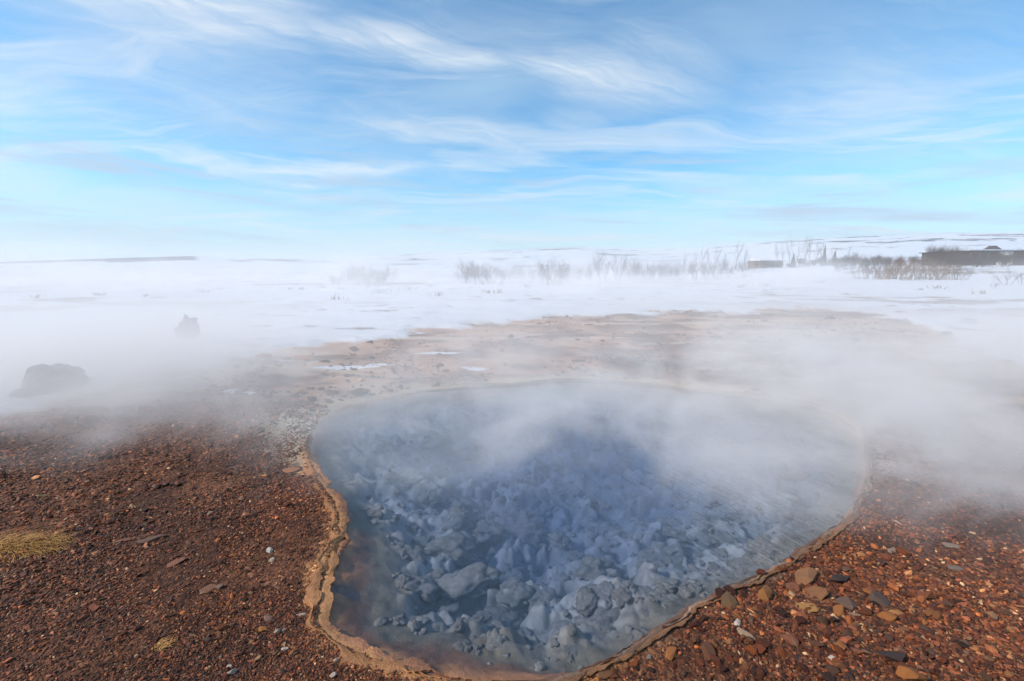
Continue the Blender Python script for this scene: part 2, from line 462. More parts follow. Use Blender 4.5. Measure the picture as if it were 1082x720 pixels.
# ------------------------------------------------------------------ water
def build_water():
    P = POOL; n = len(P)
    c = P.mean(0)
    nrm = np.zeros_like(P)
    tgt = np.roll(P, -1, 0) - np.roll(P, 1, 0)
    nr = np.stack([tgt[:, 1], -tgt[:, 0]], 1); nr /= np.linalg.norm(nr, axis=1)[:, None]
    if ((P - c) * nr).sum() < 0: nr = -nr
    ring = P + nr * 0.05
    V = np.vstack([np.c_[ring, np.full(n, 0.0)], np.c_[ring, np.full(n, -1.7)]])
    top = list(range(n)); bot = list(range(2 * n - 1, n - 1, -1))
    area = 0.5 * np.sum(ring[:, 0] * np.roll(ring[:, 1], -1) - np.roll(ring[:, 0], -1) * ring[:, 1])
    if area < 0: top, bot = top[::-1], bot[::-1]
    flat = top + bot; sizes = [n, n]
    for i in range(n):
        j = (i + 1) % n
        q = [i, n + i, n + j, j]
        if area < 0: q = q[::-1]
        flat += q; sizes.append(4)
    m, N = new_mat('clear_hot_water')
    tc = N.n.new('ShaderNodeTexCoord').outputs['Object']
    rt = N.mapping(tc, rot=(0, 0, R(66)))
    w1 = N.noise(N.mapping(rt, scale=(1.3, 9, 1)), 2.4, 3, 0.55, 0.8)
    w2 = N.noise(N.mapping(rt, scale=(2.4, 12, 1)), 5.0, 2, 0.5, 0.6)
    gust = N.m('ADD', 0.15, N.m('MULTIPLY', N.ss(N.m('ADD', N.noise(tc, 0.9, 2), N.m('MULTIPLY', N.node('ShaderNodeSeparateXYZ', inp={0: tc}).outputs[0], 0.10)), 0.45, 0.85), 0.85))
    nb = N.bump(N.m('MULTIPLY', N.m('ADD', w1, N.m('MULTIPLY', w2, 0.5)), gust), 0.55, 0.024)
    geo = N.n.new('ShaderNodeNewGeometry')
    dp = N.n.new('ShaderNodeVectorMath'); dp.operation = 'DOT_PRODUCT'; N.l.new(geo.outputs['Incoming'], dp.inputs[0]); N.l.new(nb, dp.inputs[1])
    fres = N.m('ADD', 0.02, N.m('MULTIPLY', 0.98, N.m('POWER', N.m('SUBTRACT', 1.0, N.m('ABSOLUTE', dp.outputs['Value']), clamp=True), 5.0)))
    gl = N.node('ShaderNodeBsdfGlossy', inp={'Roughness': 0.06, 'Color': (1, 1, 1, 1)}); N.l.new(nb, gl.inputs['Normal'])
    tr = N.node('ShaderNodeBsdfTransparent', inp={'Color': (1, 1, 1, 1)})
    mx = N.n.new('ShaderNodeMixShader')
    N.l.new(fres, mx.inputs[0]); N.l.new(tr.outputs[0], mx.inputs[1]); N.l.new(gl.outputs[0], mx.inputs[2])
    N.l.new(mx.outputs[0], N.out.inputs['Surface'])
    ab = N.node('ShaderNodeVolumeAbsorption', inp={'Color': (0.15, 0.485, 0.94, 1), 'Density': 0.82})
    scv = N.node('ShaderNodeVolumeScatter', inp={'Color': (0.62, 0.82, 0.95, 1), 'Density': 0.24})
    ad = N.n.new('ShaderNodeAddShader')
    N.l.new(ab.outputs[0], ad.inputs[0]); N.l.new(scv.outputs[0], ad.inputs[1])
    N.l.new(ad.outputs[0], N.out.inputs['Volume'])
    me = mesh_np('water', V, flat, sizes, m, False)
    tag(link('water', me), 'clear blue hot spring water with wind ripples', 'water', kind='structure')
build_water()

# ------------------------------------------------------------------ rim of sinter crust round the pool
def strip_plate(path, nrm, o_in, o_out, z_in, z_out, thick, V, Fs, colv, c):
    base = len(V)
    n = len(path)
    for i in range(n):
        a = path[i] + nrm[i] * o_in[i]; b = path[i] + nrm[i] * o_out[i]; mid = (a + b) / 2
        zm = (z_in[i] + z_out[i]) / 2 + 0.004
        V += [(a[0], a[1], z_in[i]), (mid[0], mid[1], zm), (b[0], b[1], z_out[i]),
              (b[0], b[1], z_out[i] - thick), (mid[0], mid[1], zm - thick * 1.3), (a[0], a[1], z_in[i] - thick)]
        k = 0.75 + 0.5 * random.random()
        colv += [tuple(v * k for v in c)] * 6
    for i in range(n - 1):
        for k in range(6):
            k2 = (k + 1) % 6
            Fs.append((base + i * 6 + k, base + (i + 1) * 6 + k, base + (i + 1) * 6 + k2, base + i * 6 + k2))
    Fs.append(tuple(base + k for k in range(6))); Fs.append(tuple(base + (n - 1) * 6 + k for k in range(5, -1, -1)))

def build_rim():
    dense = catmull(POOL, 4)
    tg = np.roll(dense, -2, 0) - np.roll(dense, 2, 0)
    nr = np.stack([tg[:, 1], -tg[:, 0]], 1); nr /= np.linalg.norm(nr, axis=1)[:, None]
    if ((dense - dense.mean(0)) * nr).sum() < 0: nr = -nr
    def seg(pa, pb):
        ia = int(np.argmin(((dense - on(*pa)[:2]) ** 2).sum(1))); ib = int(np.argmin(((dense - on(*pb)[:2]) ** 2).sum(1)))
        return np.arange(ia, ib + 1) if ib > ia else np.concatenate([np.arange(ia, len(dense)), np.arange(0, ib + 1)])
    m, N = new_mat('layered_sinter')
    tc = N.n.new('ShaderNodeTexCoord').outputs['Object']
    colr = N.node('ShaderNodeAttribute', attribute_name='Col').outputs['Color']
    n1 = N.noise(tc, 25, 6, 0.65); n2 = N.noise(tc, 120, 4, 0.6)
    f = N.mix(1.0, N.mix(n1, (0.45, 0.42, 0.4), (1.5, 1.5, 1.5)), N.mix(n2, (0.7, 0.7, 0.7), (1.3, 1.3, 1.3)), 'MULTIPLY')
    bsdf(N, N.mix(1.0, colr, f, 'MULTIPLY'), 0.62, N.bump(N.m('ADD', n1, n2), 0.7, 0.012), 0.35)
    V, Fs, cv = [], [], []
    def plates(pa, pb, specs, fr, rag, wide, sd, th, pale=None, taper=0.35):
        idx = seg(pa, pb)
        path, nn = dense[idx], nr[idx]
        s = np.cumsum(np.r_[0, np.linalg.norm(np.diff(path, axis=0), axis=1)])
        # resample finely so that the edges can be ragged
        S = np.arange(0, s[-1], 0.006 if wide < 0.05 else 0.012)
        path = np.stack([np.interp(S, s, path[:, k]) for k in (0, 1)], 1); nn = np.stack([np.interp(S, s, nn[:, k]) for k in (0, 1)], 1); s = S
        end = np.minimum(sst(0, taper, s), sst(s[-1], s[-1] - taper, s))
        for k, (a, b, za, zb, c) in enumerate(specs):
            f = lambda q, fq=fr, o=6: fbm(s * fq, s * 0 + q * 9.1 + k * 3.7, o=o, s=sd + q, g=0.6)
            sh = 1 - 0.5 * sst(0.5, 0.9, s / s[-1]) * (pale is not None)
            oi = a * sh + rag * f(1); oo = b * sh + rag * 1.2 * f(2)
            brk = sst(-0.42, -0.22, f(5, fr * 0.6, 4))
            mid = (oi + oo) / 2; half = np.maximum((oo - oi) / 2, 0.004) * end * (0.1 + 0.9 * brk)
            gz = np.maximum(terrain(*(path + nn * mid[:, None]).T), 0)
            g3 = f(3, fr * 0.7, 4)
            z0 = np.maximum(za + wide * 0.16 * g3, 0.004) * (0.25 + 0.75 * end) ; z1 = zb + wide * 0.22 * f(4, fr * 0.7, 4)
            z1 = z1 * (0.4 + 0.6 * end)
            base = len(cv)
            strip_plate(path, nn, mid - half, mid + half, z0, z1, th, V, Fs, cv, c)
            tone = 1 + 0.6 * f(6, fr * 0.5, 5)
            cc = np.array(c)[None] * tone[:, None]
            if pale is not None: cc = mixc(cc, pale, 0.6 * sst(s[-1] * 0.55, s[-1] * 0.85, s))
            cv[base:] = [tuple(v) for v in np.repeat(cc, 6, 0)]
    # near and right shore: thin overhanging plates, one above the other
    plates((520, 722), (914, 470), [(-0.012, 0.018, 0.007, 0.014, (0.15, 0.078, 0.05)), (0.012, 0.032, 0.019, 0.025, (0.25, 0.15, 0.095)), (0.030, 0.048, 0.031, 0.034, (0.17, 0.09, 0.05)),
                                    (0.045, 0.066, 0.038, 0.043, (0.22, 0.10, 0.042))], 7.0, 0.030, 0.035, 90, 0.0045, (0.27, 0.21, 0.165))
    # left and near-left shore: rounded tan lip
    plates((331, 480), (500, 719), [(-0.005, 0.038, 0.008, 0.022, (0.44, 0.205, 0.08)), (0.035, 0.075, 0.030, 0.036, (0.38, 0.165, 0.06)), (-0.035, 0.01, 0.004, 0.010, (0.27, 0.12, 0.06))], 6.0, 0.055, 0.04, 130, 0.009)
    # far shore: pale low lip
    plates((905, 456), (430, 418), [(-0.04, 0.05, 0.012, 0.03, (0.24, 0.17, 0.11)), (0.03, 0.12, 0.04, 0.055, (0.42, 0.33, 0.22))], 1.5, 0.08, 0.08, 150, 0.014, None, 1.0)
    flat = [i for f in Fs for i in f]
    me = mesh_np('pool_rim', V, flat, [len(f) for f in Fs], m, False, np.array(cv))
    tag(link('pool_rim', me), 'ragged layered tan sinter crust edging the hot spring', 'rim', kind='structure')
build_rim()

# ------------------------------------------------------------------ stones
def stone_mat(name):
    m, N = new_mat(name)
    tc = N.n.new('ShaderNodeTexCoord').outputs['Object']
    oi = N.n.new('ShaderNodeObjectInfo')
    n1 = N.noise(N.vm('ADD', N.vm('SCALE', tc, None) if False else tc, oi.outputs['Location']), 28, 6, 0.65)
    n2 = N.noise(tc, 110, 4, 0.6)
    f = N.mix(1.0, N.mix(n1, (0.5, 0.47, 0.45), (1.45, 1.45, 1.45)), N.mix(n2, (0.75, 0.75, 0.75), (1.25, 1.25, 1.25)), 'MULTIPLY')
    bsdf(N, N.mix(1.0, oi.outputs['Color'], f, 'MULTIPLY'), 0.72, N.bump(N.m('ADD', n1, n2), 0.6, 0.006), 0.3)
    return m
STONE = stone_mat('weathered_stone')

def hull_rock(seed, npts=18, flat=0.45, elong=0.75, bev=0.05):
    rd = random.Random(seed)
    bm = bmesh.new()
    for _ in range(npts):
        v = Vector((rd.gauss(0, 1), rd.gauss(0, 1), rd.gauss(0, 1))).normalized() * rd.uniform(0.82, 1.0)
        bm.verts.new((v.x, v.y * elong, v.z * flat))
    bmesh.ops.convex_hull(bm, input=bm.verts)
    for v in [v for v in bm.verts if not v.link_faces]: bm.verts.remove(v)
    bmesh.ops.dissolve_limit(bm, angle_limit=R(14), verts=bm.verts, edges=bm.edges)
    bmesh.ops.bevel(bm, geom=list(bm.edges), offset=bev, segments=1, affect='EDGES', clamp_overlap=True)
    bmesh.ops.triangulate(bm, faces=[f for f in bm.faces if len(f.verts) > 4])
    bmesh.ops.subdivide_edges(bm, edges=[e for e in bm.edges if e.calc_length() > 0.45], cuts=1, use_grid_fill=True)
    for v in bm.verts:
        p = v.co * 2.2 + Vector((seed * 3.7, 0, 0))
        v.co += v.co.normalized() * 0.05 * mnoise.noise(p) 
    bmesh.ops.recalc_face_normals(bm, faces=bm.faces)
    me = bpy.data.meshes.new('stone')
    bm.to_mesh(me); bm.free()
    me.materials.append(STONE)
    return me
ROCKS = [hull_rock(i, 12 + (i * 5) % 12, [0.32, 0.5, 0.42, 0.6][i % 4], [0.6, 0.8, 0.7][i % 3], 0.018) for i in range(14)]
FLATS = [hull_rock(100 + i, 14 + i, 0.17, [0.55, 0.4, 0.7][i % 3], 0.014) for i in range(8)]

def stone_at(px, py, wpx, color, label, group=None, kind='rock', rz=None, tilt=0.2, flat=False, v=None, name='stone', sink=0.35, squash=1.0, zref=0.08):
    p = on(px, py, zref)
    z = float(terrain([p[0]], [p[1]])[0])
    p = on(px, py, z)
    dist = math.hypot(p[1], H - z)
    size = 0.92 * wpx / F * (p[1] * cp + (H - z) * sp) / 2
    if px > 640 and py > 590: tilt = max(tilt, 0.42)
    pool_ = FLATS if flat else ROCKS
    me = pool_[(v if v is not None else random.randrange(len(pool_)))]
    o = link(name, me, loc=(p[0], p[1], z))
    hz = max(abs(c[2]) for c in o.bound_box)
    o.location.z = z + size * hz * squash * (1 - 2 * sink) 
    o.rotation_euler = (random.uniform(-tilt, tilt), random.uniform(-tilt, tilt), random.uniform(0, 6.28) if rz is None else rz)
    o.scale = (size, size, size * squash)
    o.color = (color[0] * 0.72, color[1] * 0.64, color[2] * 0.58, 1)
    tag(o, label, 'stone', group)
    return o

BRN, ORG, TAN, WHT, GRY, DRK, RED, YEL = (0.17, 0.075, 0.04), (0.42, 0.17, 0.05), (0.40, 0.24, 0.14), (0.74, 0.66, 0.58), (0.13, 0.095, 0.08), (0.065, 0.045, 0.04), (0.26, 0.105, 0.06), (0.46, 0.26, 0.09)
HAND = [
    (931, 637, 38, GRY, 'dark grey slab lying among the stones right of the pool', dict(flat=False, v=4, rz=0.2)),
    (895, 640, 32, (0.19, 0.12, 0.09), 'brown grey slab leaning beside the larger dark grey slab', dict(v=1, rz=0.4)),
    (851, 612, 38, (0.36, 0.185, 0.09), 'chunky tan block at the foot of the layered rim', dict(v=2, rz=0.5)),
    (889, 612, 50, DRK, 'long dark splinter of rock pointing away from the rim', dict(flat=True, v=1, rz=0.55)),
    (789, 673, 27, (0.50, 0.36, 0.25), 'pale flat leaf shaped stone on the brown gravel', dict(flat=True, v=0, rz=-1.0, tilt=0.35)),
    (779, 660, 14, WHT, 'small whitish stone just above the leaf shaped stone', dict(v=3)),
    (853, 643, 32, YEL, 'ochre flat stone below the tan block', dict(flat=True, v=2, rz=-0.5, tilt=0.3)),
    (887, 648, 24, ORG, 'orange jagged stone in front of the brown grey slab', dict(v=6)),
    (937, 654, 24, ORG, 'orange oblong stone below the dark grey slab', dict(v=9, rz=-0.4)),
    (946, 648, 17, YEL, 'round ochre stone touching the dark grey slab', dict(v=8)),
    (901, 650, 22, (0.42, 0.28, 0.19), 'tan flat stone between the slab and the orange jagged stone', dict(flat=True, v=3, rz=-0.2)),
    (858, 680, 32, BRN, 'brown blade shaped stone standing in the gravel', dict(flat=True, v=4, rz=-1.1, tilt=0.5)),
    (834, 678, 26, RED, 'reddish narrow stone beside the brown blade shaped stone', dict(v=5, rz=-1.0)),
    (879, 697, 11, WHT, 'small white angular stone at the near right bank', dict(v=7)),
    (905, 686, 24, RED, 'rounded red brown stone near the white angular stone', dict(v=10)),
    (938, 694, 46, DRK, 'large dark sunken slab at the near right bank', dict(v=0, rz=-0.5)),
    (962, 716, 34, ORG, 'rusty orange stone at the bottom of the right bank', dict(v=11, rz=-0.3)),
    (920, 627, 20, ORG, 'orange wedge behind the dark grey slab', dict(v=12, rz=-0.9)),
    (860, 628, 40, (0.34, 0.16, 0.07), 'long rusty stone under the tan block', dict(flat=True, v=5, rz=0.3)),
    (838, 622, 20, RED, 'red brown stone wedged against the tan block', dict(v=13)),
    (808, 630, 28, (0.34, 0.155, 0.05), 'yellowish rock tucked under the layered rim', dict(v=3, rz=0.8)),
    (770, 640, 40, (0.20, 0.12, 0.06), 'long olive brown splinter beside the layered rim', dict(flat=True, v=6, rz=0.9)),
    (748, 690, 28, BRN, 'rounded dark brown stone low on the right bank', dict(v=2)),
    (735, 678, 16, BRN, 'small round brown stone beside the rounded dark brown stone', dict(v=9)),
    (709, 692, 24, ORG, 'orange triangular stone near the rim at the near shore', dict(v=6, rz=0.9)),
    (684, 694, 14, (0.30, 0.27, 0.25), 'grey pebble close to the near rim', dict(v=10)),
    (640, 714, 34, (0.30, 0.14, 0.06), 'big rusty orange rock at the near shore', dict(flat=True, v=1, rz=0.4, tilt=0.4)),
    (1012, 602, 26, (0.28, 0.22, 0.18), 'pale brown flat stone out on the right bank', dict(flat=True, v=7, rz=-0.3)),
    (942, 582, 16, (0.36, 0.28, 0.22), 'light stone above the stone heap on the right bank', dict(flat=True, v=0)),
    (1004, 577, 22, (0.34, 0.27, 0.22), 'light flat stone fading in the steam on the right bank', dict(flat=True, v=3)),
    (949, 552, 16, WHT, 'whitish chip near the right end of the rim', dict(flat=True, v=2)),
    (975, 658, 16, ORG, 'orange chip right of the stone heap', dict(v=5)),
    (994, 663, 20, RED, 'red brown chip at the right of the stone heap', dict(flat=True, v=1)),
    (1054, 645, 26, BRN, 'dull brown slab far out on the right bank', dict(flat=True, v=6)),
    (285, 583, 12, (0.80, 0.76, 0.70), 'white cubic stone on the left bank', dict(v=7, tilt=0.4)),
    (287, 592, 11, (0.68, 0.58, 0.45), 'cream stone touching the white cubic stone', dict(v=4)),
    (246, 588, 10, ORG, 'orange pebble left of the white cubic stone', dict(v=8)),
    (278, 666, 13, (0.50, 0.23, 0.06), 'bright orange stone on the left bank', dict(v=11)),
    (293, 668, 10, (0.50, 0.44, 0.38), 'grey white pebble next to the bright orange stone', dict(v=3)),
    (301, 666, 9, (0.46, 0.40, 0.34), 'pale oval pebble second from the bright orange stone', dict(v=10)),
    (301, 686, 9, WHT, 'whitish round pebble below the pale oval pebble', dict(v=2)),
    (308, 497, 24, (0.42, 0.20, 0.11), 'orange brown slab at the left shore of the pool', dict(flat=True, v=5, rz=0.1)),
    (255, 527, 14, TAN, 'tan flat stone between the white stone and the steam', dict(flat=True, v=0)),
    (222, 543, 10, (0.50, 0.38, 0.28), 'pale pebble up the left bank', dict(v=6)),
    (130, 572, 26, (0.30, 0.13, 0.085), 'reddish flat slab on the left bank', dict(flat=True, v=4, rz=0.2)),
    (160, 571, 38, (0.22, 0.13, 0.10), 'long grey brown sliver beside the reddish flat slab', dict(flat=True, v=1, rz=0.7)),
    (187, 594, 26, (0.33, 0.15, 0.095), 'pinkish triangular slab in the middle of the left bank', dict(flat=True, v=3, rz=0.9)),
    (221, 622, 24, (0.36, 0.18, 0.10), 'tan broken slab flush with the left bank', dict(flat=True, v=2)),
    (232, 621, 12, (0.30, 0.2, 0.15), 'grey tan stone lying on the tan broken slab', dict(v=9)),
    (283, 653, 20, (0.34, 0.2, 0.15), 'brown grey flat stone above the bright orange stone', dict(flat=True, v=6)),
    (279, 648, 12, RED, 'red block beside the brown grey flat stone', dict(v=12)),
    (318, 650, 13, (0.55, 0.46, 0.38), 'cream flat stone near the tan lip', dict(flat=True, v=0)),
    (245, 711, 13, (0.52, 0.45, 0.38), 'pale pebble at the bottom of the left bank', dict(v=5)),
    (242, 705, 8, WHT, 'white chip above the pale bottom pebble', dict(v=1)),
    (352, 714, 10, (0.62, 0.55, 0.48), 'whitish pebble below the tan lip', dict(v=13)),
    (355, 698, 8, (0.60, 0.52, 0.44), 'cream pebble on the tan lip', dict(v=3)),
    (67, 645, 5, WHT, 'tiny white chip on the lower left bank', dict(v=4)),
    (344, 384, 12, (0.06, 0.035, 0.03), 'dark round rock on rust stained mud beyond the pool', dict(v=8, sink=0.1, squash=1.3)),
    (278, 387, 9, DRK, 'small dark rock at the snow edge', dict(v=2, sink=0.2)),
    (373, 369, 13, (0.09, 0.07, 0.065), 'dark low rock near the snow edge beyond the pool', dict(v=10)),
    (391, 362, 12, (0.12, 0.09, 0.08), 'grey brown rock half in the snow edge', dict(v=6)),
    (393, 378, 8, (0.10, 0.08, 0.07), 'small dark rock between mud and snow patch', dict(v=1)),
    (552, 393, 13, (0.10, 0.08, 0.06), 'dark lump of rock on the far shore', dict(v=4, sink=0.2)),
    (540, 356, 9, (0.14, 0.10, 0.09), 'dim rock on the mud far beyond the pool', dict(v=3)),
    (559, 357, 9, (0.15, 0.11, 0.10), 'dim stone right of the dim rock beyond the pool', dict(v=9)),
    (504, 371, 8, (0.13, 0.10, 0.09), 'faint small rock on the steaming mud', dict(v=0)),
    (530, 371, 8, (0.13, 0.10, 0.09), 'second faint small rock on the steaming mud', dict(v=5)),
    (574, 350, 9, (0.14, 0.10, 0.09), 'faint rock where mud meets snow', dict(v=12)),
    (877, 338, 12, (0.11, 0.08, 0.06), 'brown clod on the dark line of turf', dict(v=7)),
    (904, 360, 13, (0.13, 0.09, 0.07), 'brown lump on the far right mud', dict(v=2)),
    (930, 339, 7, (0.10, 0.08, 0.07), 'little dark rock in the snow at the far right', dict(v=11)),
    (694, 401, 9, (0.10, 0.07, 0.05), 'dark pebble on the far rim of the pool', dict(v=13)),
    (1000, 353, 12, (0.10, 0.09, 0.09), 'dim rock in the steam on the right snow', dict(v=9)),
]
for px, py, w, c, lab, kw in HAND:
    stone_at(px, py, w, c, lab, **kw)

# boulders in the steam on the left
def lump_mesh(seed, name, sub=4, sx=1, sy=1, sz=1, amp=0.25, freq=1.6, mat=None, fine=0.05, ridged=False):
    bm = bmesh.new()
    bmesh.ops.create_icosphere(bm, subdivisions=sub, radius=1)
    co = np.array([v.co[:] for v in bm.verts])
    n = fbm(co[:, 0] * freq + seed * 5.1, co[:, 1] * freq, co[:, 2] * freq, o=4, s=200 + seed)
    n2 = fbm(co[:, 0] * 6 + seed, co[:, 1] * 6, co[:, 2] * 6, o=3, s=300 + seed)
    if ridged: n2 = 1 - 2 * np.abs(n2)
    k = 1 + amp * n + fine * n2
    co = co * k[:, None] * np.array([sx, sy, sz])
    for v, c in zip(bm.verts, co): v.co = c
    me = bpy.data.meshes.new(name)
    bm.to_mesh(me); bm.free()
    me.polygons.foreach_set('use_smooth', np.ones(len(me.polygons), bool))
    if mat: me.materials.append(mat)
    return me
p = on(56, 416, 0.12)
b = link('boulder', lump_mesh(1, 'boulder', 4, 0.36, 0.30, 0.27, 0.45, 1.4, STONE, 0.10), loc=(p[0], p[1], 0.22)); b.color = (0.07, 0.06, 0.065, 1)
b.rotation_euler = (0, -0.35, 0.5)
tag(b, 'big dark boulder half hidden in steam at the left', 'boulder')
p = on(199, 357, 0.15)
b = link('boulder', lump_mesh(2, 'upright_boulder', 5, 0.16, 0.15, 0.27, 1.1, 1.7, STONE, 0.22), loc=(p[0], p[1], 0.36)); b.color = (0.09, 0.075, 0.075, 1)
tag(b, 'upright dark knobbly rock standing in the misty snow', 'boulder')

# generic larger stones scattered over each bank
def grav_ok(x, y, d):
    yb = np.interp(x, [-9, -4.5, -2.3, -1.6, 1, 3.4, 4.2, 9], [7.6, 6.5, 5.5, 4.4, 3.9, 4.3, 5.2, 6.6])
    return (d > 0.065 + 0.045 * vnoise(x * 7, y * 7, s=77)) & (y < yb)
PAL = np.array([(0.085, 0.030, 0.017), (0.14, 0.052, 0.027), (0.19, 0.08, 0.04), (0.28, 0.105, 0.035), (0.33, 0.19, 0.11), (0.11, 0.075, 0.06), (0.055, 0.032, 0.026), (0.50, 0.41, 0.33), (0.23, 0.09, 0.055)])
PAL = PAL * np.array([0.88, 0.64, 0.40])
PW = np.array([0.24, 0.24, 0.16, 0.07, 0.06, 0.10, 0.13, 0.014, 0.11]); PW = PW / PW.sum()
def scatter_stones(n, side):
    k = 0
    while k < n:
        if side == 'left': px, py = random.uniform(0, 352), random.uniform(490, 719)
        else: px, py = random.uniform(640, 1080), 719 - abs(random.gauss(0, 1)) * 75
        if py < 500: continue
        q = on(px, py, 0.07)
        d = sdist([q[0]], [q[1]])[0]
        if not grav_ok(q[0], q[1], d): continue
        big = side == 'right' and math.hypot(px - 870, (py - 665) * 1.2) < 130
        w = random.uniform(9, 22) if big else random.choice([7, 8, 8, 9, 10, 11, 13, 16]) * (0.85 if side == 'left' else 1.0)
        c = PAL[np.random.default_rng(k * 7 + len(side)).choice(len(PAL), p=PW)] * random.uniform(0.8, 1.3)
        lab = 'small rust brown stone loose on the gravel of the left bank' if side == 'left' else 'loose brown stone among the gravel of the right bank'
        stone_at(px, py, w, tuple(c), lab, 'loose stones on the %s bank' % side, flat=random.random() < 0.35, tilt=0.45, sink=0.25)
        k += 1
scatter_stones(90, 'left')
scatter_stones(130, 'right')

# fine gravel: uncountable
def ico():
    bm = bmesh.new(); bmesh.ops.create_icosphere(bm, subdivisions=1, radius=1)
    v = np.array([q.co[:] for q in bm.verts]); f = np.array([[q.index for q in t.verts] for t in bm.faces]); bm.free()
    return v, f
def build_gravel():
    g = np.random.default_rng(11)
    iv, fi = ico()
    n = 330000
    r = g.uniform(1.25, 7.4, n); r = np.where(g.random(n) < 0.55, 1.25 + (r - 1.25) * 0.45, r)
    th = g.uniform(-R(60), R(60), n)
    x, y = r * np.sin(th), r * np.cos(th)
    d = sd_fast(x, y)
    ok = grav_ok(x, y, d + 0.09 - 0.05 * np.abs(fbm(x * 6, y * 6, o=2, s=120))) & (d > 0.03)
    # thin out where the photo shows bare fine soil
    bare = fbm(x * 1.6, y * 1.6, o=4, s=121)
    ok &= g.random(n) < sst(0.40, -0.25, bare) * 0.85 + 0.15
    x, y, r, d = x[ok], y[ok], r[ok], d[ok]
    n = len(x)
    z = terrain(x, y, d)
    size = np.maximum(0.0014 * r, 0.0034) * np.exp(np.abs(g.normal(0, 0.44, n)))
    heap = np.exp(-(((x - 1.75) / 0.8) ** 2 + ((y - 2.05) / 0.55) ** 2))
    size *= 1 + 0.8 * heap + 0.05 * (x > 0.5)
    size = np.minimum(size, 0.038)
    sc = np.stack([size * g.uniform(0.9, 1.5, n), size * g.uniform(0.55, 1.0, n), size * g.uniform(0.28, 0.7, n)], 1)
    V = iv[None] * (1 + g.uniform(-0.35, 0.35, (n, 12, 1))) + g.uniform(-0.18, 0.18, (n, 12, 3))
    V = V * sc[:, None, :]
    az = g.uniform(0, 6.28, n); tx = g.normal(0, 0.35, n); ty = g.normal(0, 0.35, n)
    def rot(V, a, i, j):
        c, s = np.cos(a)[:, None], np.sin(a)[:, None]
        A, B = V[..., i].copy(), V[..., j].copy()
        V[..., i] = c * A - s * B; V[..., j] = s * A + c * B
    rot(V, tx, 1, 2); rot(V, ty, 0, 2); rot(V, az, 0, 1)
    V[..., 0] += x[:, None]; V[..., 1] += y[:, None]; V[..., 2] += (z + sc[:, 2] * g.uniform(0.0, 0.6, n))[:, None]
    ci = g.choice(len(PAL), n, p=PW)
    c = PAL[ci] * np.exp(g.normal(-0.04, 0.42, (n, 1)))
    tone = fbm(x * 1.3, y * 1.3, o=3, s=122)
    c = c * (1 + 0.35 * tone)[:, None]
    C = np.repeat(c[:, None, :], 12, 1).reshape(-1, 3)
    Fs = (fi[None] + (np.arange(n) * 12)[:, None, None]).reshape(-1, 3)
    m, N = new_mat('gravel_stone')
    colr = N.node('ShaderNodeAttribute', attribute_name='Col').outputs['Color']
    tc = N.n.new('ShaderNodeTexCoord').outputs['Object']
    n1 = N.noise(tc, 170, 3, 0.6)
    bsdf(N, N.mix(1.0, colr, N.mix(n1, (0.65, 0.63, 0.62), (1.35, 1.35, 1.35)), 'MULTIPLY'), 0.66, None, 0.35)
    me = mesh_np('gravel', V.reshape(-1, 3), Fs, np.full(len(Fs), 3), m, False, C)
    tag(link('gravel', me), 'loose rust brown gravel covering both banks', 'gravel', kind='stuff')
build_gravel()

def build_clods():
    g = np.random.default_rng(17)
    iv, fi = ico()
    n = 16000
    r = g.uniform(5.5, 22, n); th = g.uniform(-R(42), R(50), n)
    x, y = r * np.sin(th), r * np.cos(th)
    d = sd_fast(x, y); sn = snow_s(x, y)
    ok = (d > 0.12) & (sn < 0.015) & (y > np.interp(x, [-9, -2.3, 1, 3.4, 9], [7.0, 5.2, 4.4, 4.6, 6.4])) & (g.random(n) < sst(-0.15, 0.45, fbm(x * 0.9, y * 0.9, o=4, s=140)) + 0.04)
    x, y, d = x[ok], y[ok], d[ok]; n = len(x)
    z = terrain(x, y, d)
    size = 0.016 * np.exp(np.abs(g.normal(0, 0.55, n)))
    sc = np.stack([size * g.uniform(0.9, 1.5, n), size * g.uniform(0.7, 1.2, n), size * g.uniform(0.4, 0.8, n)], 1)
    V = iv[None] * (1 + g.uniform(-0.3, 0.3, (n, 12, 1))) * sc[:, None, :] + np.stack([x, y, z + sc[:, 2] * 0.3], 1)[:, None, :]
    pal = np.array([(0.10, 0.06, 0.04), (0.16, 0.095, 0.06), (0.24, 0.145, 0.095), (0.32, 0.21, 0.14), (0.28, 0.10, 0.03), (0.07, 0.05, 0.04)])
    c = pal[g.choice(6, n, p=[.25, .25, .2, .12, .06, .12])] * np.exp(g.normal(0, 0.25, (n, 1)))
    Fs = (fi[None] + (np.arange(n) * 12)[:, None, None]).reshape(-1, 3)
    me = mesh_np('mud_clods', V.reshape(-1, 3), Fs, np.full(len(Fs), 3), bpy.data.materials['gravel_stone'], False, np.repeat(c[:, None, :], 12, 1).reshape(-1, 3))
    tag(link('mud_clods', me), 'brown clods and pebbles strewn over the tan mud beyond the pool', 'clods', kind='stuff')
build_clods()

